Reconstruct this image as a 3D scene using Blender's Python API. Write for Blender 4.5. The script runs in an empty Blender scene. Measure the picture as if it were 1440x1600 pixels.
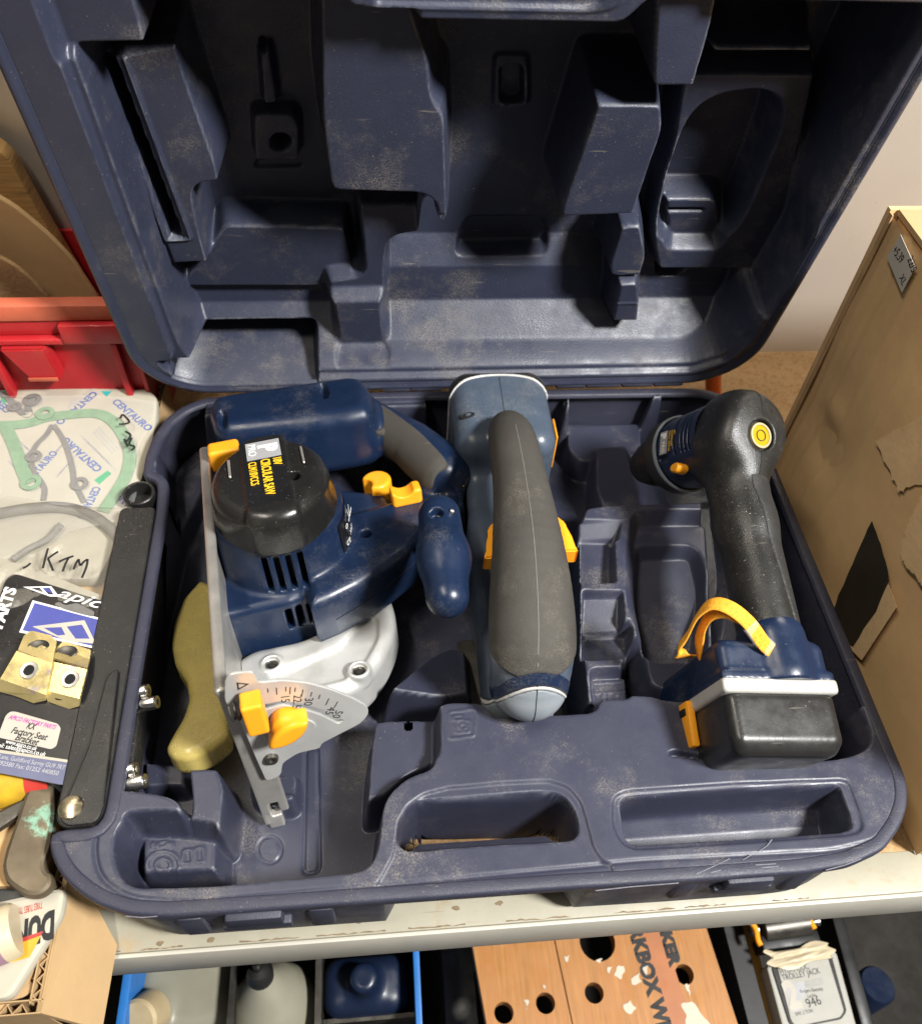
import bpy, bmesh, math, random
import numpy as np
from mathutils import Matrix, Vector
random.seed(7); rng = np.random.default_rng(7)
sc = bpy.context.scene; col = sc.collection

# ---------------------------------------------------------------- camera
FPX = 1331.0
R_ = np.array([[0.9953874, -0.0827489, 0.0485443], [-0.0334772, -0.7737869, -0.6325608], [0.0899066, 0.6280179, -0.7729879]])
C_ = np.array([-0.0686020, -0.1437427, 0.5469107])
cam = bpy.data.cameras.new('camera'); camo = bpy.data.objects.new('camera', cam); col.objects.link(camo)
cam.sensor_fit = 'HORIZONTAL'; cam.sensor_width = 36; cam.lens = 36 * FPX / 1440
cam.clip_start = .02; cam.clip_end = 60
_r = R_.T @ np.diag([1, -1, -1])
camo.matrix_world = Matrix([[*_r[0], C_[0]], [*_r[1], C_[1]], [*_r[2], C_[2]], [0, 0, 0, 1]])
sc.camera = camo
cam.dof.use_dof = True; cam.dof.focus_distance = .60; cam.dof.aperture_fstop = 9.0

# ---------------------------------------------------------------- world, lamps, exposure
w = bpy.data.worlds.new('World'); sc.world = w; w.use_nodes = True
w.node_tree.nodes['Background'].inputs[0].default_value = (.92, .87, .80, 1)
w.node_tree.nodes['Background'].inputs[1].default_value = .12
def lamp(name, loc, aim, size, size_y, watts, colr, shape='RECTANGLE'):
    l = bpy.data.lights.new(name, 'AREA'); l.shape = shape; l.size = size; l.size_y = size_y
    l.energy = watts; l.color = colr
    o = bpy.data.objects.new(name, l); col.objects.link(o); o.location = loc
    o.rotation_euler = (Vector(aim) - Vector(loc)).to_track_quat('-Z', 'Y').to_euler()
    return o
# the workshop lamp over the photographer's right shoulder, and an added fill strip overhead to lighten the box face
lamp('workshop_lamp', (.90, -.50, 1.47), (.03, .25, .05), .28, .28, 90, (1, .985, .955), 'DISK')
lamp('fill_strip_lamp', (-.75, .15, 1.85), (.05, .3, .05), 1.3, .08, 26, (1, .92, .80))
sc.view_settings.view_transform = 'Standard'; sc.view_settings.look = 'None'
sc.view_settings.exposure = 0; sc.view_settings.gamma = 1
sc.render.engine = 'CYCLES'

# ---------------------------------------------------------------- measuring helpers (photo pixel -> point on a real plane)
def ray(px, py): return R_.T @ np.array([(px - 720) / FPX, (py - 800) / FPX, 1.0])
def PZ(px, py, z): d = ray(px, py); return C_ + (z - C_[2]) / d[2] * d
def PY(px, py, y): d = ray(px, py); return C_ + (y - C_[1]) / d[1] * d
def PX(px, py, x): d = ray(px, py); return C_ + (x - C_[0]) / d[0] * d
LEAN = .2023; HY = .4477
LN = np.array([0, -math.cos(LEAN), -math.sin(LEAN)]); LV = np.array([0, -math.sin(LEAN), math.cos(LEAN)]); LO = np.array([0, HY, 0])
def PL(px, py, wd):
    d = ray(px, py); o = LO + LN * wd; s = LN @ (o - C_) / (LN @ d); p = C_ + s * d
    return p[0], LV @ (p - LO)

# ---------------------------------------------------------------- scene helpers
def tag(o, label=None, cat=None, group=None, kind=None):
    if label: o['label'] = label
    if cat: o['category'] = cat
    if group: o['group'] = group
    if kind: o['kind'] = kind
    return o
def thing(name, label, cat, loc=(0, 0, 0), group=None):
    o = bpy.data.objects.new(name, None); col.objects.link(o); o.location = loc; o.empty_display_size = .02
    return tag(o, label, cat, group)
def attach(o, parent):
    if parent is not None:
        o.parent = parent
        if parent.type == 'EMPTY': o.matrix_parent_inverse = Matrix.Translation(-Vector(parent.location))
    return o
def mesh(name, V, F, mat, parent=None, smooth=True, M=None):
    me = bpy.data.meshes.new(name)
    V = np.asarray(V, dtype=np.float64)
    if isinstance(F, np.ndarray):
        n = F.shape[1]
        me.vertices.add(len(V)); me.vertices.foreach_set('co', V.astype(np.float32).ravel())
        me.loops.add(F.size); me.loops.foreach_set('vertex_index', F.astype(np.int32).ravel())
        me.polygons.add(len(F)); me.polygons.foreach_set('loop_start', np.arange(0, F.size, n, dtype=np.int32))
        me.update(calc_edges=True); me.validate()
    else:
        me.from_pydata(V.tolist(), [], F)
    if smooth: me.shade_smooth()
    if mat: me.materials.append(mat)
    o = bpy.data.objects.new(name, me); col.objects.link(o)
    if M is not None: o.matrix_world = M
    return attach(o, parent)
def bm_obj(name, bm, mat, parent=None, smooth=True, M=None):
    bmesh.ops.recalc_face_normals(bm, faces=bm.faces)
    me = bpy.data.meshes.new(name); bm.to_mesh(me); bm.free()
    if smooth:
        me.shade_smooth()
        try: me.set_sharp_from_angle(angle=math.radians(38))
        except Exception: pass
    me.materials.append(mat)
    o = bpy.data.objects.new(name, me); col.objects.link(o)
    if M is not None: o.data.transform(M)
    return attach(o, parent)
def frame(o, x, y, z):  # matrix with given axes
    return Matrix([[x[0], y[0], z[0], o[0]], [x[1], y[1], z[1], o[1]], [x[2], y[2], z[2], o[2]], [0, 0, 0, 1]])
def unit(v): v = np.asarray(v, float); return v / np.linalg.norm(v)
def axes(zdir, xhint=(1, 0, 0)):
    z = unit(zdir); x = np.asarray(xhint, float); x = unit(x - z * (x @ z)); return x, np.cross(z, x), z
def box(name, lo, hi, mat, parent=None, bevel=0, seg=2, M=None):
    bm = bmesh.new(); bmesh.ops.create_cube(bm, size=1)
    lo = Vector(lo); hi = Vector(hi)
    for v in bm.verts: v.co = Vector([(lo[i] + hi[i]) / 2 + v.co[i] * (hi[i] - lo[i]) for i in range(3)])
    if bevel: bmesh.ops.bevel(bm, geom=bm.edges[:], offset=bevel, segments=seg, affect='EDGES', profile=.5)
    return bm_obj(name, bm, mat, parent, bevel > 0, M)
def revolve(name, prof, mat, parent=None, M=None, n=32, smooth=True):  # prof [(r,z)...] about local z
    bm = bmesh.new(); rings = []
    for r, z in prof:
        if r < 1e-6: rings.append([bm.verts.new((0, 0, z))])
        else: rings.append([bm.verts.new((r * math.cos(2 * math.pi * i / n), r * math.sin(2 * math.pi * i / n), z)) for i in range(n)])
    for A, B in zip(rings[:-1], rings[1:]):
        if len(A) == 1 and len(B) == 1: continue
        for i in range(n):
            j = (i + 1) % n
            if len(A) == 1: bm.faces.new((A[0], B[i], B[j]))
            elif len(B) == 1: bm.faces.new((A[i], A[j], B[0]))
            else: bm.faces.new((A[i], A[j], B[j], B[i]))
    return bm_obj(name, bm, mat, parent, smooth, M)
def curve_mesh(name, cu, mat, parent, M=None, smooth=False, convert=True):
    o = bpy.data.objects.new(name, cu); col.objects.link(o)
    dg = bpy.context.evaluated_depsgraph_get(); dg.update()
    me = bpy.data.meshes.new_from_object(o.evaluated_get(dg))
    col.objects.unlink(o); bpy.data.objects.remove(o)
    me.materials.clear(); me.materials.append(mat); me.name = name
    if M is not None: me.transform(M)
    if smooth:
        me.shade_smooth()
        try: me.set_sharp_from_angle(angle=math.radians(35))
        except Exception: pass
    o = bpy.data.objects.new(name, me); col.objects.link(o)
    return attach(o, parent)
def plate(name, outline, holes, thick, mat, parent=None, M=None, bevel=0):  # flat sheet with real holes, local xy, z 0..thick
    cu = bpy.data.curves.new(name, 'CURVE'); cu.dimensions = '2D'; cu.fill_mode = 'BOTH'
    cu.extrude = max(thick / 2 - bevel, 0); cu.bevel_depth = bevel; cu.bevel_resolution = 1
    for loop in [outline] + list(holes):
        s = cu.splines.new('POLY'); s.points.add(len(loop) - 1)
        for p, q in zip(s.points, loop): p.co = (q[0], q[1], 0, 1)
        s.use_cyclic_u = True
    T = Matrix.Translation((0, 0, thick / 2))
    return curve_mesh(name, cu, mat, parent, (M @ T) if M is not None else T, smooth=bevel > 0)
def circ(cx, cy, r, n=20, ry=None, a0=0): return [(cx + r * math.cos(a0 + 2 * math.pi * i / n), cy + (ry or r) * math.sin(a0 + 2 * math.pi * i / n)) for i in range(n)]
def text(name, s, size, mat, parent, M, extrude=.00012, shear=0, bold=0, align='LEFT', sx=1):
    cu = bpy.data.curves.new(name, 'FONT'); cu.body = s; cu.size = size; cu.extrude = extrude; cu.shear = shear; cu.offset = bold
    cu.align_x = align; cu.resolution_u = 3
    return curve_mesh(name, cu, mat, parent, M @ Matrix.Diagonal((sx, 1, 1, 1)))
def tube(name, pts, r, mat, parent=None, res=3, M=None, flat=None, cyclic=False, smoothpts=True):
    cu = bpy.data.curves.new(name, 'CURVE'); cu.dimensions = '3D'; cu.bevel_depth = r; cu.bevel_resolution = res; cu.use_fill_caps = True
    if smoothpts:
        s = cu.splines.new('BEZIER'); s.bezier_points.add(len(pts) - 1)
        for b, p in zip(s.bezier_points, pts): b.co = p; b.handle_left_type = b.handle_right_type = 'AUTO'
        s.resolution_u = 6
    else:
        s = cu.splines.new('POLY'); s.points.add(len(pts) - 1)
        for b, p in zip(s.points, pts): b.co = (*p, 1)
    s.use_cyclic_u = cyclic
    return curve_mesh(name, cu, mat, parent, M, smooth=True)
def ribbon(name, pts, nrm, width, thick, mat, parent=None, n=60, round_=True):  # flat strap along a path
    pts = np.array(pts, float); t = np.linspace(0, len(pts) - 1, n)
    def cr(t):
        i = min(int(t), len(pts) - 2); f = t - i
        p = [pts[max(i - 1, 0)], pts[i], pts[i + 1], pts[min(i + 2, len(pts) - 1)]]
        return .5 * (2 * p[1] + (-p[0] + p[2]) * f + (2 * p[0] - 5 * p[1] + 4 * p[2] - p[3]) * f * f + (-p[0] + 3 * p[1] - 3 * p[2] + p[3]) * f ** 3)
    P = np.array([cr(x) for x in t]); T = np.gradient(P, axis=0); T /= np.linalg.norm(T, axis=1)[:, None]
    N = np.array([nrm(f) for f in t / (len(pts) - 1)]) if callable(nrm) else np.tile(np.asarray(nrm, float), (n, 1))
    B = np.cross(T, N); B /= np.linalg.norm(B, axis=1)[:, None]; N = np.cross(B, T)
    sec = [(math.cos(a), math.sin(a)) for a in np.linspace(0, 2 * math.pi, 12, endpoint=False)]
    sec = [(math.copysign(abs(x) ** .5, x) * width / 2, math.copysign(abs(y) ** .5, y) * thick / 2) for x, y in sec]
    V = [P[i] + B[i] * x + N[i] * y for i in range(n) for x, y in sec]
    m = len(sec); F = [(i * m + j, i * m + (j + 1) % m, (i + 1) * m + (j + 1) % m, (i + 1) * m + j) for i in range(n - 1) for j in range(m)]
    F += [tuple(range(m))[::-1], tuple((n - 1) * m + j for j in range(m))]
    return mesh(name, V, F, mat, parent)

# ---------------------------------------------------------------- polygons and height fields
def rnd(poly, r, k=5):  # round the corners of a polygon
    P = [np.array(p, float) for p in poly]; out = []
    for i in range(len(P)):
        a, b, c = P[i - 1], P[i], P[(i + 1) % len(P)]
        d1 = min(r, .45 * np.linalg.norm(a - b)); d2 = min(r, .45 * np.linalg.norm(c - b))
        p = b + unit(a - b) * d1; q = b + unit(c - b) * d2
        for t in np.linspace(0, 1, k): out.append((1 - t) ** 2 * p + 2 * t * (1 - t) * b + t * t * q)
    return np.array(out)
def sdpoly(P, x, y):  # signed distance to polygon, negative inside
    P = np.asarray(P, float); d = np.full(x.shape, 1e9); s = np.ones(x.shape)
    for i in range(len(P)):
        a = P[i]; b = P[i - 1]; ex, ey = b - a
        wx = x - a[0]; wy = y - a[1]
        t = np.clip((wx * ex + wy * ey) / (ex * ex + ey * ey + 1e-18), 0, 1)
        d = np.minimum(d, (wx - ex * t) ** 2 + (wy - ey * t) ** 2)
        c1 = y >= a[1]; c2 = y < b[1]; c3 = ex * wy > ey * wx
        s = np.where((c1 & c2 & c3) | (~c1 & ~c2 & ~c3), -s, s)
    return s * np.sqrt(d)
def prof(t):  # wall profile with rounded shoulders
    t = np.clip(t, 0, 1); s = t * t * (3 - 2 * t); return .45 * s + .55 * np.clip((t - .12) / .76, 0, 1)
class Field:
    def __init__(s, x0, x1, y0, y1, step, h0):
        s.x = np.arange(x0, x1 + step / 2, step); s.y = np.arange(y0, y1 + step / 2, step)
        s.X, s.Y = np.meshgrid(s.x, s.y); s.H = np.full(s.X.shape, float(h0)); s.step = step
    def put(s, poly, level, draft=.006, r=.008, mode='set', flip=False):
        P = rnd(poly, r) if r else np.asarray(poly, float)
        lo = P.min(0) - .004; hi = P.max(0) + .004
        i0, i1 = np.searchsorted(s.y, [lo[1], hi[1]]); j0, j1 = np.searchsorted(s.x, [lo[0], hi[0]])
        X = s.X[i0:i1, j0:j1]; Y = s.Y[i0:i1, j0:j1]; H = s.H[i0:i1, j0:j1]
        if H.size == 0: return
        t = prof(-sdpoly(P, X, Y) / draft)
        lv = level(X, Y) if callable(level) else level
        N = H * (1 - t) + lv * t
        if mode == 'cut': N = np.minimum(H, N)
        if mode == 'add': N = np.maximum(H, N)
        s.H[i0:i1, j0:j1] = N
    def groove(s, poly, wdt, dep, r=.004, closed=True):
        P = rnd(poly, r); d = np.abs(sdpoly(P, s.X, s.Y)); s.H -= dep * np.exp(-(d / wdt) ** 2)
def ramp(p, q, zp, zq):  # plane level running from p (zp) to q (zq)
    p = np.array(p); q = np.array(q); e = q - p; L2 = e @ e
    return lambda X, Y: zp + (zq - zp) * np.clip(((X - p[0]) * e[0] + (Y - p[1]) * e[1]) / L2, -.3, 1.3)

# ---------------------------------------------------------------- solid modelling by distance functions
def smin(a, b, k): h = np.clip(.5 + .5 * (b - a) / k, 0, 1); return b * (1 - h) + a * h - k * h * (1 - h)
def smax(a, b, k): return -smin(-a, -b, k)
def sbox(p, c, hf, r=.003, Rm=None):
    q = p - np.asarray(c, np.float32)
    if Rm is not None: q = q @ np.asarray(Rm, np.float32)
    q = np.abs(q) - (np.asarray(hf, np.float32) - r)
    return np.linalg.norm(np.maximum(q, 0), axis=1) + np.minimum(q.max(1), 0) - r
def sell(p, c, rad):
    rad = np.asarray(rad, np.float32); q = (p - np.asarray(c, np.float32)); k0 = np.linalg.norm(q / rad, axis=1); k1 = np.linalg.norm(q / (rad * rad), axis=1)
    return k0 * (k0 - 1) / np.maximum(k1, 1e-6)
def scap(p, a, b, ra, rb=None):
    rb = ra if rb is None else rb; a = np.asarray(a, np.float32); e = np.asarray(b, np.float32) - a
    t = np.clip((p - a) @ e / (e @ e), 0, 1); return np.linalg.norm(p - a - t[:, None] * e, axis=1) - (ra + (rb - ra) * t)
def scyl(p, c, ax, r, h, rd=.002, r2=None):  # cylinder/cone, half height h
    ax = unit(ax).astype(np.float32); q = p - np.asarray(c, np.float32); z = q @ ax; rad = np.linalg.norm(q - z[:, None] * ax, axis=1)
    rr = r if r2 is None else r + (r2 - r) * (z + h) / (2 * h)
    dx = rad - rr + rd; dz = np.abs(z) - h + rd
    return np.hypot(np.maximum(dx, 0), np.maximum(dz, 0)) + np.minimum(np.maximum(dx, dz), 0) - rd
def sext(p, poly, z0, z1, rd=.004, ia=0, ib=1, ic=2):  # polygon (local coords ia, ib) pushed along ic
    d = sdpoly(poly, p[:, ia], p[:, ib]) + rd; dz = np.abs(p[:, ic] - (z0 + z1) / 2) - (z1 - z0) / 2 + rd
    return np.hypot(np.maximum(d, 0), np.maximum(dz, 0)) + np.minimum(np.maximum(d, dz), 0) - rd
def solid(fn, lo, hi, h):  # surface nets
    lo = np.array(lo, float); hi = np.array(hi, float); m = 4
    nc = np.ceil((hi - lo) / (h * m)).astype(int) + 1
    g = [lo[i] + h * m * (np.arange(nc[i]) + .5) - h * .5 for i in range(3)]
    G = np.stack(np.meshgrid(*g, indexing='ij'), -1).reshape(-1, 3).astype(np.float32)
    dc = fn(G).reshape(nc); act = np.abs(dc) < h * m * 1.25
    D = np.repeat(np.repeat(np.repeat(dc, m, 0), m, 1), m, 2).astype(np.float32)
    off = np.stack(np.meshgrid(*[np.arange(m)] * 3, indexing='ij'), -1).reshape(-1, 3)
    ci = np.argwhere(act); idx = (ci[:, None, :] * m + off[None]).reshape(-1, 3)
    for s0 in range(0, len(idx), 1500000):
        I = idx[s0:s0 + 1500000]; D[I[:, 0], I[:, 1], I[:, 2]] = fn((lo + h * I).astype(np.float32))
    n = D.shape; S = D < 0
    c = np.zeros((n[0] - 1, n[1] - 1, n[2] - 1), np.int8)
    for i in (0, 1):
        for j in (0, 1):
            for k in (0, 1): c += S[i:n[0] - 1 + i, j:n[1] - 1 + j, k:n[2] - 1 + k]
    cells = np.argwhere((c > 0) & (c < 8)); vid = -np.ones(c.shape, np.int64); vid[tuple(cells.T)] = np.arange(len(cells))
    acc = np.zeros((len(cells), 3)); cnt = np.zeros(len(cells))
    cor = [(i, j, k) for i in (0, 1) for j in (0, 1) for k in (0, 1)]
    for A in cor:
        for ax in range(3):
            if A[ax]: continue
            B = list(A); B[ax] = 1
            a = D[tuple((cells + A).T)]; b = D[tuple((cells + B).T)]; mk = (a < 0) != (b < 0)
            t = np.where(mk, a / np.where(mk, a - b, 1), 0); p = np.array(A, float)[None] + np.zeros((len(cells), 3)); p[:, ax] = t
            acc[mk] += p[mk]; cnt[mk] += 1
    V = lo + h * (cells + acc / cnt[:, None]); Fs = []
    for ax in range(3):
        u, v = (ax + 1) % 3, (ax + 2) % 3
        sl0 = [slice(None)] * 3; sl1 = [slice(None)] * 3; sl0[ax] = slice(0, n[ax] - 1); sl1[ax] = slice(1, n[ax])
        for k_ in (u, v): sl0[k_] = sl1[k_] = slice(1, n[k_] - 1)
        a = S[tuple(sl0)]; b = S[tuple(sl1)]; e = np.argwhere(a != b)
        if not len(e): continue
        inside = a[tuple(e.T)]; base = e.copy(); base[:, u] += 1; base[:, v] += 1
        q = []
        for du, dv in ((-1, -1), (0, -1), (0, 0), (-1, 0)):
            x = base.copy(); x[:, u] += du; x[:, v] += dv; q.append(vid[tuple(x.T)])
        q = np.stack(q, 1); q[~inside] = q[~inside][:, ::-1]; Fs.append(q)
    F = np.concatenate(Fs); F = F[(F >= 0).all(1)]
    return V, F
def sdfobj(name, fn, lo, hi, h, mat, parent=None, M=None):
    V, F = solid(fn, lo, hi, h)
    if M is not None: A = np.array(M); V = V @ A[:3, :3].T + A[:3, 3]
    return mesh(name, V, F, mat, parent)

def surf_line(name, fn, pts, r, mat_, parent, tf, lift=.00005, n=60):  # thin mould line laid on a distance-function surface
    P = np.array(pts, float); d = np.r_[0, np.cumsum(np.linalg.norm(np.diff(P, axis=0), axis=1))]; t = np.linspace(0, d[-1], n)
    P = np.stack([np.interp(t, d, P[:, i]) for i in range(3)], 1).astype(np.float32); e = 4e-4
    for it in range(12):
        f0 = fn(P); g = np.stack([(fn(P + np.eye(3, dtype=np.float32)[i] * e) - fn(P - np.eye(3, dtype=np.float32)[i] * e)) / (2 * e) for i in range(3)], 1)
        P = P - ((f0 - lift) * .8)[:, None] * g / np.maximum((g * g).sum(1), .3)[:, None]
    return tube(name, [tuple(p) for p in tf(P.astype(float))], r, mat_, parent, 1, smoothpts=False)
# ---------------------------------------------------------------- materials
def srgb(r, g, b): return tuple((c / 12.92 if c <= .04045 else ((c + .055) / 1.055) ** 2.4) for c in (r / 255, g / 255, b / 255))
def mat(name, colr, rough=.5, metal=0, vary=.12, vscale=30, dust=0, dustc=(.34, .29, .22), speck=0, bump=0, bscale=400, scratch=0,
        trans=0, alpha=1, spec=.5, ior=1.45, col2=None, c2scale=20, c2lo=.5, c2hi=.6, coat=0, rvary=.12, stretch=None, sss=0, top=0, edge=0, edgec=(.30, .31, .34)):
    m = bpy.data.materials.new(name); m.use_nodes = True; nt = m.node_tree; N = nt.nodes; L = nt.links
    b = N['Principled BSDF']; tc = N.new('ShaderNodeTexCoord'); co = tc.outputs['Object']
    if stretch:
        mp = N.new('ShaderNodeMapping'); mp.inputs['Scale'].default_value = stretch; L.new(co, mp.inputs[0]); sco = mp.outputs[0]
    else: sco = co
    def noise(scale, det=4, rg=.6, src=None, dist=0):
        n = N.new('ShaderNodeTexNoise'); n.inputs['Scale'].default_value = scale; n.inputs['Detail'].default_value = det
        n.inputs['Roughness'].default_value = rg; n.inputs['Distortion'].default_value = dist; L.new(src or co, n.inputs['Vector']); return n.outputs['Fac']
    def rng_(v, a, b_, c=0, d=1):
        n = N.new('ShaderNodeMapRange'); n.inputs[1].default_value = a; n.inputs[2].default_value = b_; n.inputs[3].default_value = c; n.inputs[4].default_value = d
        n.interpolation_type = 'SMOOTHSTEP' if (c, d) == (0, 1) else 'LINEAR'; L.new(v, n.inputs[0]); return n.outputs[0]
    def mul(a, b_):
        n = N.new('ShaderNodeMath'); n.operation = 'MULTIPLY'
        for i, x in enumerate((a, b_)):
            if isinstance(x, (int, float)): n.inputs[i].default_value = x
            else: L.new(x, n.inputs[i])
        return n.outputs[0]
    def add(a, b_):
        n = N.new('ShaderNodeMath'); n.operation = 'ADD'; n.use_clamp = True; L.new(a, n.inputs[0]); L.new(b_, n.inputs[1]); return n.outputs[0]
    def mix(f, a, b_, mode='MIX'):
        n = N.new('ShaderNodeMix'); n.data_type = 'RGBA'; n.blend_type = mode
        if isinstance(f, (int, float)): n.inputs[0].default_value = f
        else: L.new(f, n.inputs[0])
        for i, x in ((6, a), (7, b_)):
            if isinstance(x, tuple): n.inputs[i].default_value = (*x[:3], 1)
            else: L.new(x, n.inputs[i])
        return n.outputs[2]
    v = rng_(noise(vscale, 5, .6, sco), .3, .7, 1 - vary, 1 + vary)
    g = N.new('ShaderNodeCombineColor'); [L.new(v, g.inputs[i]) for i in range(3)]
    c = mix(1.0, tuple(colr), g.outputs[0], 'MULTIPLY')
    if col2 is not None: c = mix(rng_(noise(c2scale, 6, .65, sco), c2lo, c2hi), c, tuple(col2))
    dm = None
    if dust:
        d1 = rng_(noise(13, 6, .72), .50, .68); d2 = rng_(noise(900, 3, .75), .39, .68)
        dm = mul(mul(d1, d2), dust)
        if top:
            ge = N.new('ShaderNodeNewGeometry'); sp = N.new('ShaderNodeSeparateXYZ'); L.new(ge.outputs['Normal'], sp.inputs[0])
            dm = mul(dm, rng_(sp.outputs[2], .15, .85, 1 - top, 1))
    if speck:
        s = mul(rng_(noise(700, 2, .5), .705, .74), rng_(noise(24, 4), .42, .6)); s = mul(s, speck); dm = s if dm is None else add(dm, s)
    if scratch:
        mp = N.new('ShaderNodeMapping'); mp.inputs['Rotation'].default_value = (.3, .2, .6); mp.inputs['Scale'].default_value = (30, 700, 300); L.new(co, mp.inputs[0])
        s = mul(rng_(noise(1, 2, .4, mp.outputs[0]), .70, .76), rng_(noise(18, 3), .45, .62)); s = mul(s, scratch); dm = s if dm is None else add(dm, s)
    if edge:
        ge = N.new('ShaderNodeNewGeometry'); e_ = mul(rng_(ge.outputs['Pointiness'], .525, .60), rng_(noise(60, 5, .7), .35, .65)); c = mix(mul(e_, edge), c, tuple(edgec))
    if dm is not None: c = mix(dm, c, tuple(dustc))
    L.new(c, b.inputs['Base Color'])
    r = rng_(noise(45, 5, .65), .3, .7, max(rough - rvary, .03), min(rough + rvary, 1))
    if dm is not None:
        n = N.new('ShaderNodeMix'); L.new(dm, n.inputs[0]); L.new(r, n.inputs[2]); n.inputs[3].default_value = .9; r = n.outputs[0]
    L.new(r, b.inputs['Roughness'])
    b.inputs['Metallic'].default_value = metal; b.inputs['IOR'].default_value = ior; b.inputs['Specular IOR Level'].default_value = spec
    b.inputs['Transmission Weight'].default_value = trans; b.inputs['Alpha'].default_value = alpha; b.inputs['Coat Weight'].default_value = coat
    if sss: b.inputs['Subsurface Weight'].default_value = sss; b.inputs['Subsurface Radius'].default_value = (.01, .008, .005)
    if bump:
        bn = N.new('ShaderNodeBump'); bn.inputs['Strength'].default_value = bump; bn.inputs['Distance'].default_value = .001
        L.new(noise(bscale, 4, .6, sco), bn.inputs['Height']); L.new(bn.outputs[0], b.inputs['Normal'])
    return m
DT = (.36, .31, .235)
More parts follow.
